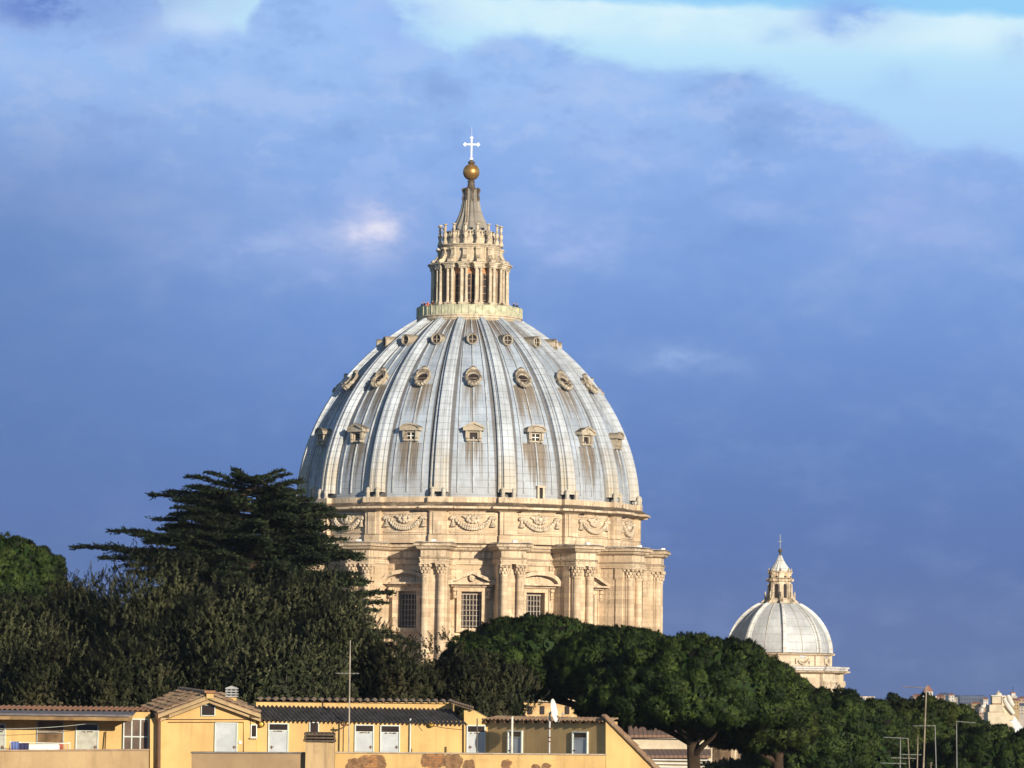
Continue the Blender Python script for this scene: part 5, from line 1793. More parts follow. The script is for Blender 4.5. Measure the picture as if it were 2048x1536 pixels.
# ---- aerials on the flat roof just below the picture on the right
D_A = 118.0
ar0, ar1 = at(1740, 1560, D_A), at(1990, 1560, D_A)
rf_ = thing('flat_roof_block', 'flat roofed block below the picture edge carrying the aerials', 'building', ((ar0.x + ar1.x) / 2, D_A + 2, ground_h(0, D_A)))
ZR = at(1860, 1562, D_A).z
mb = MB(); w = (ar1.x - ar0.x) / 2 + 0.4
mb.box(-w, w, -3, 4, -1, ZR - ground_h(0, D_A) - 0.12)
mb.build('wall', m_tan, rf_)
mb = MB(); mb.box(-w - 0.1, w + 0.1, -3.1, 4.1, ZR - ground_h(0, D_A) - 0.119, ZR - ground_h(0, D_A)); mb.build('roof', m_oldtile, rf_)
m_ae = plain('aerial_alloy', (0.24, 0.25, 0.25), 0.5, 0.2, 0.3, 2)
m_ae2 = plain('aerial_rusty', (0.29, 0.24, 0.19), 0.6, 0.1, 0.45, 2)
def aerial(px_b, px_t, py_t, arms, label, d=D_A, r=0.015, mat=None):
    b, t = at(px_b, 1562, d), at(px_t, py_t, d)
    a = thing('roof_aerial', label, 'antenna', (b.x, d, ZR), 'aerials on the roof at lower right')
    mat = mat or m_ae
    child_tube(a, 'pole', [V((b.x, d, ZR)), t], [r * 1.15, r * 0.8], mat)
    for x0, y0, x1, y1, k in arms:
        p, q = at(x0, y0, d), at(x1, y1, d)
        child_tube(a, 'boom', [p, q], 0.012, mat, 5)
        if k:
            mb = MB()
            for i in range(k):
                c = p.lerp(q, (i + 0.3) / k) - V(a.location)
                mb.tube([c + V((0, -0.22, 0)), c + V((0, 0.22, 0))], 0.008, 4)
            mb.build('element', mat, a)
    return a
aerial(1846, 1853, 1371, [(1805, 1373.5, 1853, 1376.5, 7)], 'tallest pale aerial mast with a yagi boom pointing left at its top', r=0.022, mat=m_ae2)
aerial(1800, 1801, 1474, [(1767, 1474.5, 1817, 1477, 6), (1803, 1509, 1843, 1509.5, 5), (1782, 1515.5, 1832, 1517, 5), (1760, 1526, 1812, 1527.5, 5)], 'aerial mast carrying four level booms at the left of the cluster')
aerial(1820, 1816, 1477, [], 'rusty bare aerial mast just right of the one with four booms', mat=m_ae2)
aerial(1834, 1836, 1470, [], 'short mottled mast stub between the rusty mast and the tallest one', d=D_A + 0.6, mat=m_ae2)
aerial(1873, 1870, 1450, [(1826, 1452, 1869, 1451.5, 5)], 'aerial mast with one boom pointing left, right of the tallest mast')
aerial(1914, 1913, 1442, [(1912, 1442.5, 1952, 1446, 6)], 'rightmost aerial mast with one boom pointing right')
aerial(1862, 1862, 1525, [(1860, 1526.5, 1865, 1525.5, 0)], 'lowest rusty stub between two taller masts', d=D_A + 0.3, mat=m_ae2)

# ------------------------------------------------------------------ buildings beyond the pines
m_wht = plain('pale_stucco', (0.54, 0.47, 0.36), 0.85, 0, 0.22, 0.6)
m_wht2 = plain('white_stucco', (0.58, 0.56, 0.53), 0.85, 0, 0.2, 0.4)
m_zinc = plain('zinc_roof', (0.40, 0.46, 0.56), 0.5, 0, 0.2, 0.6)
def far_tile(name, col):
    mt, g, p = new_mat(name)
    pos = g.n('ShaderNodeNewGeometry').outputs['Position']
    x, y, z = g.xyz(pos)
    w = g.m('ABSOLUTE', g.sub(g.m('FRACT', g.mul(x, 2.2)), 0.5))
    c = g.mix(g.step(w, 0.25, 0.48), (*col, 1), (*[k * 0.45 for k in col], 1))
    c = g.mix(g.mul(g.step(g.noise(pos, 0.8, 6, 0.7), 0.45, 0.7), 0.6), c, (*[k * 0.6 for k in col], 1))
    g.put(p.inputs['Base Color'], c); p.inputs['Roughness'].default_value = 0.9
    return mt
m_ftile = far_tile('barrel_tile', (0.22, 0.13, 0.09))
def bld(name, label, cat, px, py, d, group=None):
    p = at(px, py, d)
    return thing(name, label, cat, (p.x, d, ground_h(p.x, d)), group)
def bx_(mb, root, px0, px1, py0, py1, d0, d1):
    o = V(root.location)
    pm, ym = (px0 + px1) / 2, (py0 + py1) / 2
    z1, z0 = at(pm, py0, d0).z - o.z, (at(pm, py1, d0).z - o.z if py1 < 1600 else -1.0)
    return mb.box(at(px0, ym, d0).x - o.x, at(px1, ym, d0).x - o.x, d0 - o.y, d1 - o.y, z0, z1)
def part(root, name, mat, px0, px1, py0, py1, d0, d1, parent=None):
    mb = MB(); bx_(mb, root, px0, px1, py0, py1, d0, d1)
    return mb.build(name, mat, parent or root)
def roof(root, name, mat, pts, parent=None):
    """closed roof body from (px, py, d) eave/ridge quads"""
    mb = MB(); o = V(root.location)
    a, b, c, dd = [at(*q) - o for q in pts]
    slab(mb, a, b, c, dd, 0.25)
    return mb.build(name, mat, parent or root)
dP = 430.0
pal = bld('palace', 'white palace with two brown tiled roofs glimpsed under the umbrella pines', 'building', 1340, 1500, dP)
part(pal, 'wall', m_wht, 1256, 1424, 1476, 1700, dP, dP + 22)
part(pal, 'cornice', m_wht2, 1254, 1426, 1473.5, 1477.5, dP - 0.5, dP + 22.5)
roof(pal, 'roof', m_ftile, [(1248, 1475, dP - 0.9), (1430, 1475, dP - 0.9), (1330, 1428, dP + 12), (1270, 1428, dP + 12)])
part(pal, 'lower_wall', m_wht, 1275, 1420, 1515, 1700, dP - 9, dP - 0.02)
roof(pal, 'lower_roof', m_ftile, [(1272, 1516, dP - 9.7), (1422, 1516, dP - 9.7), (1422, 1503, dP - 0.03), (1272, 1503, dP - 0.03)])
for i, y in enumerate((1518.5, 1526, 1533)):
    part(pal, 'moulding', m_wht2, 1270, 1424, y, y + 2.6, dP - 9.6 + 0.1 * i, dP - 9.01)
gv = bld('lead_roofed_wing', 'long grey-blue vaulted roof of a golden building behind the pine trunk', 'building', 1262, 1440, 520)
part(gv, 'wall', plain('golden_stucco', (0.55, 0.38, 0.18), 0.85, 0, 0.3, 0.5), 1228, 1302, 1452, 1700, 520, 560)
mb = MB(); o = V(gv.location)
xa, xb = at(1229, 1440, 520).x - o.x, at(1284, 1440, 520).x - o.x
zl, zt = at(1255, 1453, 520).z - o.z, at(1255, 1419, 520).z - o.z
rows = []
for q in (0, 1):
    rows.append([(((xa + xb) / 2) + (xb - xa) / 2 * math.cos(t), q * 36, zl + (zt - zl) * math.sin(t)) for t in [PI * i / 16 for i in range(17)]])
mb.rings(rows, False); mb.add(rows[0], [tuple(range(17))])
vr = mb.build('vault_roof', m_zinc, gv, True)
mb = MB()
for i in range(1, 16, 2):
    x, y, z = rows[0][i]
    mb.box(x - 0.05, x + 0.05, -0.12, -0.01, zl, z)
mb.build('seam', m_dark, vr)
og = bld('golden_house', 'golden stucco building half hidden behind the left umbrella pine', 'building', 1118, 1430, 460)
part(og, 'wall', plain('golden_wall', (0.60, 0.40, 0.20), 0.85, 0, 0.4, 0.9), 1040, 1172, 1404, 1700, 460, 490)
part(og, 'cornice', m_wht, 1038, 1174, 1401, 1404, 459.5, 490.5)
for px in (1060, 1085, 1110, 1135, 1158): part(og, 'window', m_dark, px - 4, px + 4, 1412, 1428, 459.8, 460.2)

# ------------------------------------------------------------------ the far city at the right edge
m_city = [plain('city_wall_%s' % n, c, 0.85, 0, 0.2, 0.2) for n, c in (('pale', (0.38, 0.34, 0.31)), ('rose', (0.34, 0.25, 0.20)), ('ochre', (0.36, 0.27, 0.15)), ('white', (0.52, 0.50, 0.48)))]
m_cred = plain('city_roof', (0.28, 0.13, 0.09), 0.9, 0, 0.3, 0.2)
m_cblu = plain('city_slate', (0.07, 0.09, 0.15), 0.8, 0, 0.3, 0.05)
dT = 1150.0
tw = bld('roof_tower', 'white belvedere tower with red pyramid roof behind the tallest aerial', 'tower', 1857, 1395, dT)
part(tw, 'wall', m_city[3], 1849, 1865, 1382, 1700, dT, dT + 2.4)
mb = MB(); o = V(tw.location)
a, b = at(1846.5, 1382.5, dT - 0.4) - o, at(1867, 1382.5, dT - 0.4) - o
tp = at(1857, 1370, dT + 1.2) - o
mb.add([a, b, b + V((0, 3.2, 0)), a + V((0, 3.2, 0)), tp], [(0, 1, 4), (1, 2, 4), (2, 3, 4), (3, 0, 4), (3, 2, 1, 0)])
mb.build('roof', m_cred, tw)
part(tw, 'base_wall', m_city[3], 1845, 1873, 1392, 1700, dT - 2, dT - 0.02)
for px in (1852.2, 1857, 1861.6): part(tw, 'window', m_dark, px - 1.3, px + 1.3, 1384.6, 1388.6, dT - 0.1, dT + 0.2)
dC = 900.0
ch_ = bld('church', 'sunlit cream church top with small cupola and scrolled buttresses at the right edge', 'church', 1998, 1420, dC)
part(ch_, 'upper_wall', m_wht, 1984.5, 2002, 1392.5, 1406, dC, dC + 3.5)
part(ch_, 'cornice', m_wht2, 1982.5, 2004, 1390.5, 1392.5, dC - 0.3, dC + 3.8)
part(ch_, 'neck', m_brn, 1985, 2002, 1406, 1409.5, dC - 0.02, dC + 3.4)
part(ch_, 'belfry', m_wht, 2003.5, 2015, 1391, 1412, dC + 1, dC + 4)
part(ch_, 'opening', m_dark, 2006, 2010, 1394, 1398, dC + 0.9, dC + 1.1)
part(ch_, 'lower_wall', m_wht, 1979, 2006, 1409.5, 1424, dC - 0.4, dC + 6)
part(ch_, 'moulding', m_cred, 1978, 2008, 1423.6, 1424.4, dC - 0.6, dC + 6.1)
mb = MB(); o = V(ch_.location)
def cp(px, py, d): 
    q = at(px, py, d) - o
    return q
poly_ = [(1976, 1424.5), (2006, 1424.5), (2014, 1436), (2026, 1448), (2026, 1600), (1976, 1600)]
mb.prism([(cp(px, py, dC - 1).x, cp(px, py, dC - 1).z if py < 1590 else -1) for px, py in poly_], -1.0, 7)
mb.build('base_wall', m_wht, ch_)
mb = MB()
c_ = cp(1997, 1391, dC + 1.7)
rr = (at(2005, 1391, dC).x - at(1990.5, 1391, dC).x) / 2
mb.lathe([(rr, c_.z - 0.2), (rr, c_.z + 0.05)] + [(rr * math.cos(t), c_.z + rr * 0.95 * math.sin(t)) for t in [PI / 2 * i / 8 for i in range(8)]] + [(0.12, c_.z + rr * 1.1), (0.02, c_.z + rr * 1.5)], 20, c_.x, c_.y)
mb.build('cupola', m_wht, ch_, True)
for s, x0, x1, y0, y1, nm in ((-1, 1963, 1971, 1411, 1424, 1), (1, 2008, 2028, 1396, 1428, 1), (1, 2016, 2027, 1390, 1412, 1)):
    mb = MB(); pts = []
    for i in range(13):
        t = i / 12
        if s > 0: pts.append(cp(x0 + (x1 - x0) * (t ** 1.3), y0 + (y1 - y0) * t, dC + 1))
        else: pts.append(cp(x1 - (x1 - x0) * math.sin(t * PI / 2), y0 + (y1 - y0) * (1 - math.cos(t * PI / 2)), dC + 1))
    mb.tube(pts, [0.35 + 0.15 * math.sin(t / 12 * PI) for t in range(13)], 8)
    mb.build('scroll', m_wht2, ch_, True)
mb = MB()
mb.prism([(cp(px, py, dC + 2).x, cp(px, py, dC + 2).z if py < 1590 else -1) for px, py in [(2010, 1426), (2030, 1433), (2046, 1456), (2048, 1600), (2010, 1600)]], 2.0, 9)
mb.build('nave_roof', plain('pale_lead_roof', (0.55, 0.60, 0.68), 0.6), ch_)
mb = MB()
mb.prism([(cp(px, py, dC + 1.5).x, cp(px, py, dC + 1.5).z) for px, py in [(2004, 1406), (2012, 1404), (2027, 1426), (2027, 1440), (2010, 1440)]], 1.5, 3)
mb.build('flank_wall', m_wht, ch_)
# city blocks
blocks = [  # px0, px1, top, d, colour, roof, label
    (1826, 1846, 1389, 1500, 1, 'r', 'rose building with flat top just left of the belvedere tower'),
    (1872, 1889, 1390, 1420, 1, 'r', 'rose building immediately right of the belvedere tower'),
    (1878, 1898, 1386.5, 2300, 0, 'b', 'hazy slate-roofed building rising behind the rose building'),
    (1897, 1908, 1387, 1900, 3, 'r', 'small pale tower-like house right of the hazy slate roofs'),
    (1906, 1921, 1391, 2200, 0, 'b', 'hazy low house left of the long dark roof'),
    (1921, 1969, 1391.5, 2000, 0, 'd', 'very long dark slate roof in the middle of the far city'),
    (1943, 1962, 1404, 1500, 2, 'r', 'ochre house standing under the long dark roof'),
    (1910, 1944, 1411, 1600, 0, 'b', 'bluish flat block below the long dark roof'),
    (1966, 1976, 1395, 1800, 3, 'r', 'small white house at the right end of the long dark roof'),
    (2014, 2032, 1397, 1500, 0, 'r', 'pale building with tall centre behind the church scrolls'),
    (2022, 2038, 1398, 1350, 2, 'r', 'ochre block just right of the church'),
    (2037, 2056, 1394, 1700, 1, 'r', 'rose block cut by the right picture edge'),
    (2036, 2058, 1408, 1400, 0, 'b', 'bluish block low at the right picture edge'),
    (1958, 1980, 1414, 1300, 1, 'r', 'dull rose house left of the church below the roofs'),
]
for px0, px1, top, d, ci, rk_, lab in blocks:
    b = bld('city_building', lab, 'building', (px0 + px1) / 2, 1410, d, 'buildings of the far city')
    depth = 14
    part(b, 'wall', m_city[ci], px0, px1, top + 3.2, 1700, d, d + depth)
    mm = {'r': m_cred, 'b': m_cblu, 'd': m_cblu}[rk_]
    k = 3.4 if rk_ != 'd' else 1.5
    if rk_ == 'd':
        part(b, 'long_roof', mm, px0 - 1, px1 + 1, top, top + 16, d - 1, d - 0.02)
    roof(b, 'roof', mm, [(px0 - 1, top + 3.4, d - 0.7), (px1 + 1, top + 3.4, d - 0.7), (px1 - k, top, d + depth / 2), (px0 + k, top, d + depth / 2)])
    n = max(2, int((px1 - px0) / 5))
    for i in range(n):
        px = px0 + (px1 - px0) * (i + 0.5) / n
        for yy in (top + 6, top + 12, top + 18):
            part(b, 'window', m_dark, px - 0.8, px + 0.8, yy, yy + 2.6, d - (1.2 if rk_ == 'd' and yy < top + 14 else 0.15), d + 0.2)
tw2 = bld('bell_tower', 'small pale bell tower standing above the roofs right of the church', 'tower', 2026, 1390, 1480)
part(tw2, 'wall', m_city[3], 2022.5, 2030.5, 1386, 1700, 1480, 1483)
part(tw2, 'roof', m_cred, 2021.5, 2031.5, 1384.2, 1386, 1479.6, 1483.4)
part(tw2, 'terrace', m_city[0], 2016, 2034, 1391.5, 1700, 1478.5, 1479.9)
mb = MB(); o = V(tw2.location)
mb.tube([at(2026, 1384.5, 1481) - o, at(2026, 1373, 1481) - o], 0.08, 5); mb.build('spike', m_dark, tw2)

# ------------------------------------------------------------------ trees
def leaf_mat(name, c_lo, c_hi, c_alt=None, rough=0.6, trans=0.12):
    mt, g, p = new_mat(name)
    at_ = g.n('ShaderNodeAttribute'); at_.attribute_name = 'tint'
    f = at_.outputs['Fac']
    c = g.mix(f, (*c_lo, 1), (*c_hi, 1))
    if c_alt:
        pos = g.n('ShaderNodeNewGeometry').outputs['Position']
        c = g.mix(g.mul(g.step(g.noise(pos, 0.55, 3, 0.5), 0.48, 0.68), 0.75), c, (*c_alt, 1))
    g.put(p.inputs['Base Color'], c)
    p.inputs['Roughness'].default_value = rough
    p.inputs['Specular IOR Level'].default_value = 0.12
    an = g.n('ShaderNodeAttribute'); an.attribute_name = 'clump'
    g.put(p.inputs['Normal'], an.outputs['Vector'])
    return mt
m_bark = plain('pine_bark', (0.060, 0.040, 0.028), 0.95, 0, 0.5, 1.5, 0.2, 0.6)
m_barkg = plain('grey_bark', (0.09, 0.075, 0.06), 0.95, 0, 0.4, 1.5, 0.2, 0.6)
m_pine = leaf_mat('pine_needles', (0.012, 0.029, 0.007), (0.080, 0.124, 0.026))
m_pine2 = leaf_mat('pine_needles_yellowish', (0.015, 0.030, 0.007), (0.086, 0.124, 0.026), (0.088, 0.108, 0.023))
m_oak = leaf_mat('holm_oak_leaves', (0.018, 0.024, 0.011), (0.165, 0.175, 0.090), (0.075, 0.082, 0.036))
m_oak2 = leaf_mat('laurel_leaves', (0.012, 0.018, 0.008), (0.100, 0.106, 0.052), (0.072, 0.064, 0.030))
m_cedar = leaf_mat('cedar_needles', (0.016, 0.034, 0.015), (0.074, 0.102, 0.042))

def norm(a): return a / np.maximum(np.linalg.norm(a, axis=1, keepdims=True), 1e-9)
def leaves(name, P, D, length, width, tint, mat, parent, nrm=None):
    """one mesh of many small pointed leaves: P start points, D directions"""
    n = len(P)
    D = norm(D)
    rnd = RNG.normal(size=(n, 3))
    W = norm(np.cross(D, rnd))
    L = (np.ones(n) * length if np.isscalar(length) else length)[:, None]
    Wd = (np.ones(n) * width if np.isscalar(width) else width)[:, None]
    v = np.empty((n, 4, 3))
    v[:, 0] = P - W * Wd * 0.22
    v[:, 1] = P + D * L * 0.55 - W * Wd * 0.5
    v[:, 2] = P + D * L
    v[:, 3] = P + D * L * 0.5 + W * Wd * 0.5
    me = bpy.data.meshes.new(name)
    me.vertices.add(n * 4)
    me.vertices.foreach_set('co', v.reshape(-1).astype(np.float32))
    me.loops.add(n * 4)
    me.loops.foreach_set('vertex_index', np.arange(n * 4, dtype=np.int32))
    me.polygons.add(n)
    me.polygons.foreach_set('loop_start', np.arange(0, n * 4, 4, dtype=np.int32))
    me.polygons.foreach_set('loop_total', np.full(n, 4, dtype=np.int32))
    at_ = me.attributes.new('tint', 'FLOAT', 'POINT')
    at_.data.foreach_set('value', np.repeat(np.clip(tint, 0, 1), 4).astype(np.float32))
    if nrm is not None:
        an = me.attributes.new('clump', 'FLOAT_VECTOR', 'POINT')
        an.data.foreach_set('vector', np.repeat(norm(nrm), 4, 0).reshape(-1).astype(np.float32))
    me.update()
    me.materials.append(mat)
    o = bpy.data.objects.new(name, me)
    COL.objects.link(o)
    o.parent = parent
    return o
def sphere_pts(n):
    return norm(RNG.normal(size=(n, 3)))

def umbrella_pine(px, py, d, rx, ry, label, trunk_px=None, lobes=150, mat=None, ry_dn=0.45, depth=None, tufts=75, group='umbrella pines'):
    """parasol pine: crown centre at a pixel, half sizes in photo pixels"""
    s = d / FPX
    c = np.array(at(px, py, d))
    lobe = 0.40 + 0.035 * rx * s
    ax, az = rx * s - lobe, ry * s - lobe
    ay = depth if depth else ax * 0.8
    tx = trunk_px if trunk_px is not None else px
    tb = at(tx, py + ry, d)
    gz = ground_h(tb.x, d)
    root = thing('umbrella_pine', label, 'tree', (tb.x, d, gz), group)
    off = np.array((tb.x, d, gz))
    dirs = sphere_pts(lobes * 4)
    dirs = dirs[dirs[:, 2] > -0.42][:lobes]
    dirs[:, 2] = np.where(dirs[:, 2] < 0, dirs[:, 2] * 0.8, dirs[:, 2])
    rad = RNG.uniform(0.76, 1.07, (len(dirs), 1))
    L = dirs * rad * np.array([ax, ay, az])
    L[:, 2] = np.where(L[:, 2] < 0, L[:, 2] * ry_dn / 0.45, L[:, 2])
    lr = RNG.uniform(0.7, 1.25, len(L)) * lobe * np.where(rad[:len(L), 0] > 1.0, 0.6, 1.0)
    P, D, Tn, NR = [], [], [], []
    for i in range(len(L)):
        q = sphere_pts(tufts)
        out = norm(L[i:i + 1] * np.array([1 / ax ** 2, 1 / ay ** 2, 1 / az ** 2]) * 10)
        q = q[(q @ out[0]) > -0.35]
        pts = L[i] + q * lr[i] * np.array([1, 1, 0.82]) * RNG.uniform(0.75, 1.05, (len(q), 1))
        lobe_t = RNG.uniform(0.02, 0.85)
        k = 11
        pp = np.repeat(pts, k, 0)
        base = q * 0.9 + np.array([0, 0, 0.55])
        dd = np.repeat(base, k, 0) + RNG.normal(size=(len(pp), 3)) * 0.55
        P.append(pp); D.append(dd); NR.append(np.repeat(q * 0.9 + out * 0.35, k, 0) + norm(dd) * 0.45 + RNG.normal(size=(len(pp), 3)) * 0.12)
        Tn.append(np.repeat(np.clip(lobe_t + RNG.normal(size=len(pts)) * 0.16, 0, 1), k) + RNG.normal(size=len(pp)) * 0.08)
    # large leaves added inside the crown to block light, shade put into their tint
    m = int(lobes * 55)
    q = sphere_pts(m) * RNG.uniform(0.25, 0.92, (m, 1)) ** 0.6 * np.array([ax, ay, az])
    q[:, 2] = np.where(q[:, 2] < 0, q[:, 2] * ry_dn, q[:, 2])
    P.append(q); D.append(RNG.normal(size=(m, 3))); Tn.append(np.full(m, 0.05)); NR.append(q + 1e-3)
    nl = sum(len(x) for x in P) - m
    P = np.concatenate(P) + c - off; D = np.concatenate(D); Tn = np.concatenate(Tn)
    ln = RNG.uniform(0.17, 0.32, len(P)); wd = np.full(len(P), 0.045 + 0.00004 * d)
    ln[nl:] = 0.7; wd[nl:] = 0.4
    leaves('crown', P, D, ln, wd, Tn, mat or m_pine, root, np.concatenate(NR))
    # trunk and limbs
    top = V(c - off)
    fork = V((0, 0, (c[2] - gz) - az * 0.30 - 0.9))
    if abs(tx - px) > 1:
        fork.x = 0.15 * top.x
    mb = MB()
    r0 = 0.30 + 0.018 * ax
    mb.tube([(0, 0, -0.5), (0.04 * ax, 0, fork.z * 0.5), fork], [r0 * 1.25, r0, r0 * 0.85], 10)
    nb = 7
    for i in range(nb):
        a = 2 * PI * i / nb + random.uniform(-0.25, 0.25)
        e = top + V((ax * 0.78 * math.cos(a), ay * 0.78 * math.sin(a), az * random.uniform(0.05, 0.45)))
        st = fork + V((0, 0, random.uniform(-0.9, 0.6)))
        mid = st.lerp(e, 0.5) + V((0, 0, -0.10 * (e - st).length))
        mb.tube([st, st.lerp(mid, 0.5) + V((0, 0, 0.05)), mid, e], [r0 * 0.5, r0 * 0.38, r0 * 0.27, r0 * 0.08], 7)
        for j in range(2):
            q = mid.lerp(e, random.uniform(0.1, 0.5))
            e2 = q + V((random.uniform(-1, 1) * ax * 0.25, random.uniform(-1, 1) * ay * 0.25, az * random.uniform(0.15, 0.4)))
            mb.tube([q, e2], [r0 * 0.2, r0 * 0.05], 5)
    mb.build('trunk', m_bark, root, True)
    return root

def bushy_tree(px, top, d, hw, h_px, label, mat=None, shoots=1500, up=1.0, name='holm_oak', group='holm oaks behind the house', spike=1.0, dep=None):
    """evergreen with many upright leafy shoots: top row, half width and height in photo pixels"""
    s = d / FPX
    ax, az = hw * s, h_px * s * 0.5
    ay = dep or ax * 0.75
    c = np.array(at(px, top + h_px * 0.5, d))
    gz = ground_h(c[0], d)
    root = thing(name, label, 'tree', (c[0], d, gz), group)
    off = np.array((c[0], d, gz))
    nl = 46
    L = sphere_pts(nl) * RNG.uniform(0.45, 0.93, (nl, 1)) * np.array([ax, ay, az])
    L = L[L[:, 1] < ay * 0.55]
    lr = RNG.uniform(0.20, 0.36, len(L)) * (ax + az) * 0.75
    P, D, Tn, LN, NR = [], [], [], [], []
    per = shoots // len(L) + 1
    for i in range(len(L)):
        q = sphere_pts(per)
        q[:, 2] = np.where(q[:, 2] < -0.3, -q[:, 2], q[:, 2])
        st = L[i] + q * lr[i]
        dr = norm(q * 0.55 + np.array([0, 0, 0.85 * up]) + RNG.normal(size=q.shape) * 0.30)
        sl = RNG.uniform(0.22, 0.62, len(q)) * (0.75 + 0.75 * spike * (RNG.random(len(q)) > 0.8))
        k = 24
        t = np.tile(np.linspace(0.0, 1.0, k), len(q))[:, None]
        pp = np.repeat(st, k, 0) + np.repeat(dr * sl[:, None], k, 0) * t
        ang = RNG.uniform(0, 2 * PI, len(pp))
        side = np.stack([np.cos(ang), np.sin(ang), RNG.uniform(-0.15, 0.5, len(pp))], 1)
        dd = np.repeat(dr, k, 0) * 0.75 + side * (1.05 - 0.5 * t)
        tn = RNG.uniform(0.05, 0.60) + np.repeat(RNG.normal(size=len(q)) * 0.16, k) + 0.18 * t[:, 0]
        P.append(pp); D.append(dd); NR.append(np.repeat(q, k, 0) * 0.8 + norm(dd) * 0.7 + np.array([0, -0.15, 0.2])); Tn.append(tn); LN.append(RNG.uniform(0.07, 0.135, len(pp)))
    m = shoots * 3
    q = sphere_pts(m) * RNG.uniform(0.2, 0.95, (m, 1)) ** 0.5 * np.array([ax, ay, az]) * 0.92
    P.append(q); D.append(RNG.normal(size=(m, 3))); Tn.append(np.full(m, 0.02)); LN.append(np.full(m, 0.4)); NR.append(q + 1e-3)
    nlv = sum(len(x) for x in P) - m
    P = np.concatenate(P) + c - off; D = np.concatenate(D); Tn = np.concatenate(Tn); LN = np.concatenate(LN)
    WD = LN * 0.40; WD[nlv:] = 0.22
    leaves('crown', P, D, LN, WD, Tn, mat or m_oak, root, np.concatenate(NR))
    mb = MB()
    hh = c[2] - gz
    mb.tube([(0, 0, -0.5), (0.1, 0, hh * 0.5), (0, 0, hh)], [0.22, 0.17, 0.08], 8)
    for i in range(9):
        a = 2 * PI * i / 9
        st = V((0, 0, hh * random.uniform(0.35, 0.8)))
        e = V((ax * 0.7 * math.cos(a), ay * 0.7 * math.sin(a), hh + az * random.uniform(-0.2, 0.6)))
        mb.tube([st, st.lerp(e, 0.55), e], [0.10, 0.07, 0.02], 6)
    mb.build('trunk', m_barkg, root, True)
    return root

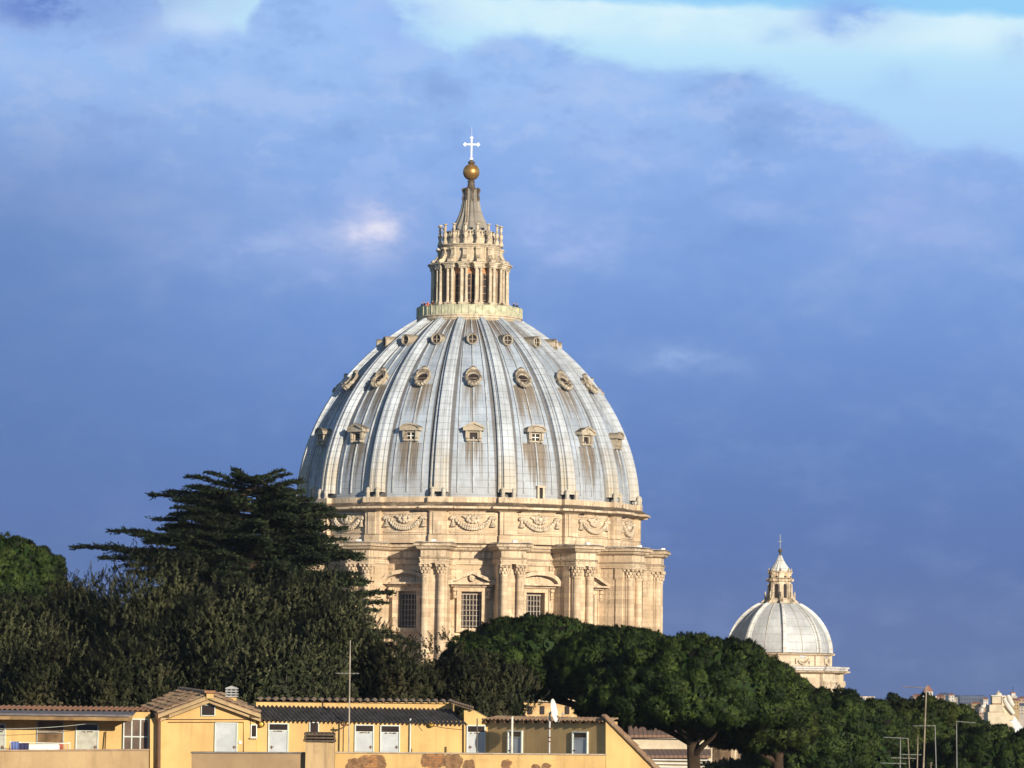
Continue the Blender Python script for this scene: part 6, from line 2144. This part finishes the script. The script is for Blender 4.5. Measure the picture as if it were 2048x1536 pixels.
def cedar():
    d = 262.0
    s = d / FPX
    ap = at(512, 952, d)
    gz = ground_h(ap.x, d)
    root = thing('cedar', 'dark spreading cedar with flat tiered branches left of the great dome', 'tree', (ap.x, d, gz))
    off = V((ap.x, d, gz))
    H = ap.z - gz
    def zz(py): return at(512, py, d).z - gz
    def trunk_at(z):
        return V((0.25 * math.sin(z * 0.22), 0.1, z))
    tips = [(378, 955), (418, 947), (470, 941), (560, 943), (600, 962), (575, 950),                       # top plate
            (303, 991), (338, 985), (352, 1002), (600, 985), (622, 1000),
            (310, 1040), (345, 1030), (335, 1052), (640, 1010), (655, 1020), (684, 1034),
            (221, 1063), (270, 1072), (300, 1085), (660, 1055), (650, 1085), (690, 1080),
            (149, 1096), (236, 1103), (205, 1118), (300, 1110), (698, 1105), (720, 1110), (640, 1120),
            (260, 1145), (320, 1150), (380, 1130), (700, 1150), (735, 1165), (665, 1165), (430, 1140), (560, 1135), (600, 1150),
            (783, 1187), (770, 1207), (750, 1222), (300, 1180), (360, 1185), (700, 1200),
            (800, 1275), (775, 1265), (760, 1290), (740, 1250)]
    rows_wood = MB()
    P, D, Tn, LN, NR = [], [], [], [], []
    def branch(zb, tip, r0, wide):
        st = trunk_at(zb)
        L = (tip - st).length
        mid1 = st.lerp(tip, 0.35) + V((0, 0, -0.02 * L)); mid2 = st.lerp(tip, 0.72) + V((0, 0, 0.035 * L))
        pts = [st, mid1, mid2, tip]
        rows_wood.tube(pts, [r0, r0 * 0.7, r0 * 0.35, 0.015], 6)
        def bez(t):
            seg = t * 3
            i = min(int(seg), 2)
            return pts[i].lerp(pts[i + 1], seg - i)
        axis = (tip - st).normalized()
        lat = axis.cross(V((0, 0, 1))).normalized()
        tone = random.uniform(0.1, 0.6)
        ntw = int(L * 17) + 16
        for i in range(ntw):
            t = 0.14 + 0.86 * (i + random.random()) / ntw
            p = bez(min(t, 0.999))
            side = random.choice((-1, 1))
            tl = wide * L * (1.02 - t) ** 0.75 * random.uniform(0.35, 1.0) + 0.25
            td = (axis * random.uniform(0.35, 0.95) + lat * side * random.uniform(0.35, 1.0) + V((0, 0, random.uniform(-0.10, 0.14)))).normalized()
            if random.random() < 0.18:
                td = (axis + V((0, 0, random.uniform(-0.35, 0.3)))).normalized()
            k = max(6, int(tl / 0.05))
            tt = np.linspace(0, 1, k)[:, None]
            pp = np.array(p) + np.array(td) * tl * tt + RNG.normal(size=(k, 3)) * np.array([0.05, 0.05, 0.03])
            pp[:, 2] -= (tt[:, 0] ** 2) * tl * 0.10
            dd = np.array(td) * 0.9 + RNG.normal(size=(k, 3)) * np.array([0.55, 0.55, 0.32]) + np.array([0, 0, 0.28])
            P.append(pp); D.append(dd); NR.append(norm(dd) * 0.8 + np.array([0, -0.2, 0.55]))
            Tn.append(np.clip(tone + RNG.normal(size=k) * 0.15, 0, 1)); LN.append(RNG.uniform(0.16, 0.30, k))
    for px, py in tips:
        t = at(px, py, d + random.uniform(-1.5, 1.5)) - off
        rr = abs(t.x)
        zb = t.z - rr * (0.11 if rr > 3 else 0.25) - random.uniform(0, 0.4)
        branch(min(zb, H - 0.3), t, 0.05 + 0.012 * rr, 0.24)
    # branches that reach towards and away from the viewer, filling the tiers
    env = [(945, 2.0), (985, 4.4), (1030, 5.9), (1070, 7.0), (1105, 8.2), (1150, 8.4), (1200, 7.0), (1260, 6.5), (1310, 6.0)]
    for i in range(185):
        u = ((i + random.random()) / 185) ** 0.85
        py = 948 + (1310 - 948) * u
        rad = float(np.interp(py, [e[0] for e in env], [e[1] for e in env])) * random.uniform(0.5, 0.92)
        a = random.uniform(0, 2 * PI)
        z = zz(py)
        t = V((rad * math.cos(a), rad * math.sin(a), z))
        branch(min(z - rad * 0.1, H - 0.3), t, 0.04 + 0.01 * rad, 0.28)
    for i in range(110):
        py = random.uniform(975, 1190)
        sd = random.choice((-1, 1))
        lim = float(np.interp(py, [975, 1000, 1040, 1070, 1110, 1150, 1190], [4.2, 5.4, 5.8, 6.8, 8.4, 8.2, 7.4])) if sd < 0 else float(np.interp(py, [975, 1040, 1110, 1190], [2.6, 4.6, 6.0, 7.4]))
        rad = lim * random.uniform(0.55, 0.98)
        a = (PI if sd < 0 else 0) + random.uniform(-0.75, 0.75)
        t = V((rad * math.cos(a), rad * math.sin(a), zz(py)))
        branch(min(t.z - rad * 0.1, H - 0.3), t, 0.04 + 0.008 * rad, 0.24)
    P = np.concatenate(P); D = np.concatenate(D); Tn = np.concatenate(Tn); LN = np.concatenate(LN)
    leaves('crown', P, D, LN, LN * 0.33, Tn, m_cedar, root, np.concatenate(NR))
    rows_wood.tube([(0, 0, -0.5), trunk_at(H * 0.4), trunk_at(H * 0.8), (0.2, 0.1, H)], [0.55, 0.42, 0.2, 0.03], 10)
    rows_wood.build('trunk', m_bark, root, True)
cedar()

umbrella_pine(-5, 1180, 255, 155, 118, 'bright green domed pine rising at the left picture edge', -60, 210, None, 0.9, tufts=90)
umbrella_pine(1080, 1342, 232, 205, 114, 'umbrella pine right before the drum windows, first of the joined sloping canopy', 1236, 400, None, 0.50, tufts=95)
umbrella_pine(1245, 1352, 228, 155, 104, 'umbrella pine wedged between the one before the drum windows and the largest one', 1244, 330, None, 0.36, tufts=95)
umbrella_pine(1390, 1412, 222, 236, 146, 'largest umbrella pine, its crown sloping down right above a forked brown trunk', 1385, 470, None, 0.27, tufts=100)
umbrella_pine(1515, 1452, 230, 118, 112, 'umbrella pine at the right end of the long sloping canopy, before the small dome', 1562, 260, m_pine2, 0.42, tufts=100)
umbrella_pine(1655, 1500, 262, 178, 126, 'umbrella pine beneath the small dome, right of the dark hollow', 1640, 380, None, 0.9, tufts=90)
umbrella_pine(1820, 1525, 285, 200, 140, 'broad umbrella pine behind the aerials at right', 1840, 380, m_pine2, 0.9, tufts=90)
umbrella_pine(1985, 1592, 275, 170, 145, 'umbrella pine cut by the lower right picture corner', 1990, 300, None, 0.9, tufts=90)
umbrella_pine(1500, 1580, 300, 150, 70, 'shaded low pine in the dark hollow between two larger pines', 1500, 150, None, 0.9, tufts=60)

LB = [  # px, top, d, half width, height, material, label, shoots
    (20, 1205, 205, 120, 330, 0, 'grey-brown holm oak filling the left picture edge below the bright pine', 1500),
    (175, 1172, 214, 125, 330, 0, 'holm oak whose twiggy top meets the longest left cedar branch', 1700),
    (330, 1158, 208, 130, 330, 0, 'tallest olive-grey holm oak, under the middle of the cedar', 1900),
    (475, 1166, 204, 130, 330, 0, 'olive-brown holm oak above the gable roof, second from its tall neighbour', 1900),
    (600, 1160, 206, 130, 330, 0, 'pale twigged holm oak left of the drum columns', 1900),
    (682, 1200, 200, 78, 280, 0, 'holm oak directly behind the television mast', 1300),
    (95, 1290, 192, 130, 230, 1, 'dark low holm oak over the porch roof at left', 1200),
    (250, 1300, 190, 120, 220, 1, 'dark low holm oak over the left slope of the gable', 1100),
    (560, 1290, 190, 130, 230, 0, 'low olive holm oak right over the corrugated roof', 1300),
    (800, 1306, 198, 70, 220, 1, 'dark laurel-like tree right of the television mast', 1100),
    (900, 1306, 200, 95, 230, 1, 'dark brownish evergreen at the foot of the paired columns', 1500),
    (975, 1318, 198, 80, 210, 1, 'dark brownish evergreen in front of the left umbrella pine', 1200),
]
for px, top, d, hw, h, mi, lab, sh in LB:
    bushy_tree(px, top, d, hw, h, lab, (m_oak, m_oak2)[mi], int(sh * 1.8), spike=1.0 if mi == 0 else 0.4)
bushy_tree(150, 1170, 226, 55, 120, 'yellowish feathery shrub between the bright pine and the holm oaks', leaf_mat('feathery_leaves', (0.05, 0.05, 0.015), (0.12, 0.105, 0.035)), 500, 0.6, 'feathery_shrub', None)

# ------------------------------------------------------------------ visitors on the lantern balcony
def person(a_deg, top_c, leg_c, label, lean=0.0, group=None):
    a = R(a_deg)
    r = 100.0 * S
    zb = zA(632)
    x, y = AXX + r * math.sin(a), AXY - r * math.cos(a)
    o = V((0, 0, 0))
    me = bpy.data.meshes.new('person')
    J = {'pel': (0, 0, .95), 'sp': (0, -0.03, 1.2), 'ch': (0, -0.05 - lean * .1, 1.42), 'nk': (0, -0.06 - lean * .15, 1.53), 'hd': (0, -0.08 - lean * .2, 1.64), 'tp': (0, -0.08 - lean * .2, 1.76),
         'hl': (-.10, 0, .90), 'kl': (-.11, -0.03, .50), 'al': (-.11, 0.02, .08), 'tl': (-.12, -0.14, .04), 'hr': (.10, 0, .90), 'kr': (.11, -0.03, .50), 'ar': (.11, 0.02, .08), 'tr': (.12, -0.14, .04),
         'sl': (-.19, -0.05 - lean * .1, 1.42), 'el': (-.26, -0.12, 1.17), 'wl': (-.20, -0.36, 1.12), 'fl': (-.17, -0.46, 1.10), 'sr': (.19, -0.05 - lean * .1, 1.42), 'er': (.26, -0.12, 1.17), 'wr': (.20, -0.36, 1.12), 'fr': (.17, -0.46, 1.10)}
    rad = {'pel': .15, 'sp': .135, 'ch': .16, 'nk': .06, 'hd': .10, 'tp': .075, 'hl': .10, 'kl': .062, 'al': .045, 'tl': .04, 'hr': .10, 'kr': .062, 'ar': .045, 'tr': .04,
           'sl': .075, 'el': .05, 'wl': .036, 'fl': .03, 'sr': .075, 'er': .05, 'wr': .036, 'fr': .03}
    E = [('pel', 'sp'), ('sp', 'ch'), ('ch', 'nk'), ('nk', 'hd'), ('hd', 'tp'), ('pel', 'hl'), ('hl', 'kl'), ('kl', 'al'), ('al', 'tl'), ('pel', 'hr'), ('hr', 'kr'), ('kr', 'ar'), ('ar', 'tr'),
         ('ch', 'sl'), ('sl', 'el'), ('el', 'wl'), ('wl', 'fl'), ('ch', 'sr'), ('sr', 'er'), ('er', 'wr'), ('wr', 'fr')]
    ks = list(J)
    me.from_pydata([J[k] for k in ks], [(ks.index(p), ks.index(q)) for p, q in E], [])
    ob = bpy.data.objects.new('person', me)
    COL.objects.link(ob)
    md = ob.modifiers.new('skin', 'SKIN')
    for i, k in enumerate(ks):
        me.skin_vertices[0].data[i].radius = (rad[k], rad[k])
    me.skin_vertices[0].data[0].use_root = True
    ob.modifiers.new('sub', 'SUBSURF').levels = 1
    mt, g, p = new_mat('person_clothes')
    z = g.xyz(g.n('ShaderNodeTexCoord').outputs['Object'])[2]
    c = g.mix(g.step(z, 0.92, 0.94), (*leg_c, 1), (*top_c, 1))
    c = g.mix(g.step(z, 1.50, 1.52), c, (0.45, 0.27, 0.18, 1))
    c = g.mix(g.step(z, 1.69, 1.70), c, (0.02, 0.014, 0.01, 1))
    g.put(p.inputs['Base Color'], c); p.inputs['Roughness'].default_value = 0.85
    me.materials.append(mt)
    ob.location = (x, y, zb)
    ob.rotation_euler.z = a
    tag(ob, label, 'person', group)
    return ob
person(-55, (0.75, 0.16, 0.03), (0.03, 0.03, 0.05), 'person in orange top at the left side of the lantern balcony')
person(-62, (0.02, 0.02, 0.03), (0.03, 0.03, 0.04), 'person in black leaning on the balcony rail just left of the orange top', 0.5)
person(-70, (0.03, 0.03, 0.05), (0.02, 0.02, 0.02), 'leftmost dark dressed person at the lantern balcony rail')
person(-46, (0.10, 0.03, 0.03), (0.03, 0.03, 0.05), 'person in dark red just right of the orange top on the lantern balcony')
person(61, (0.02, 0.025, 0.05), (0.03, 0.03, 0.03), 'person in navy at the right side of the lantern balcony', 0.4)
person(70, (0.02, 0.02, 0.02), (0.02, 0.02, 0.03), 'rightmost black dressed person on the lantern balcony')
person(40, (0.10, 0.07, 0.05), (0.03, 0.03, 0.03), 'person in brown on the lantern balcony, nearest the middle on the right')

# ------------------------------------------------------------------ thin evening air
def haze():
    mb = MB()
    mb.box(-700, 900, -40, 3900, -4, 145)
    o = mb.build('haze', hz_mat())
    tag(o, 'thin bluish evening air over the city', 'haze', None, 'stuff')
def hz_mat():
    mt = bpy.data.materials.new('evening_air')
    mt.use_nodes = True
    nt = mt.node_tree
    nt.nodes.clear()
    v = nt.nodes.new('ShaderNodeVolumePrincipled')
    v.inputs['Color'].default_value = (0.62, 0.74, 0.95, 1)
    v.inputs['Density'].default_value = 0.00005
    out = nt.nodes.new('ShaderNodeOutputMaterial')
    nt.links.new(v.outputs[0], out.inputs['Volume'])
    return mt
haze()
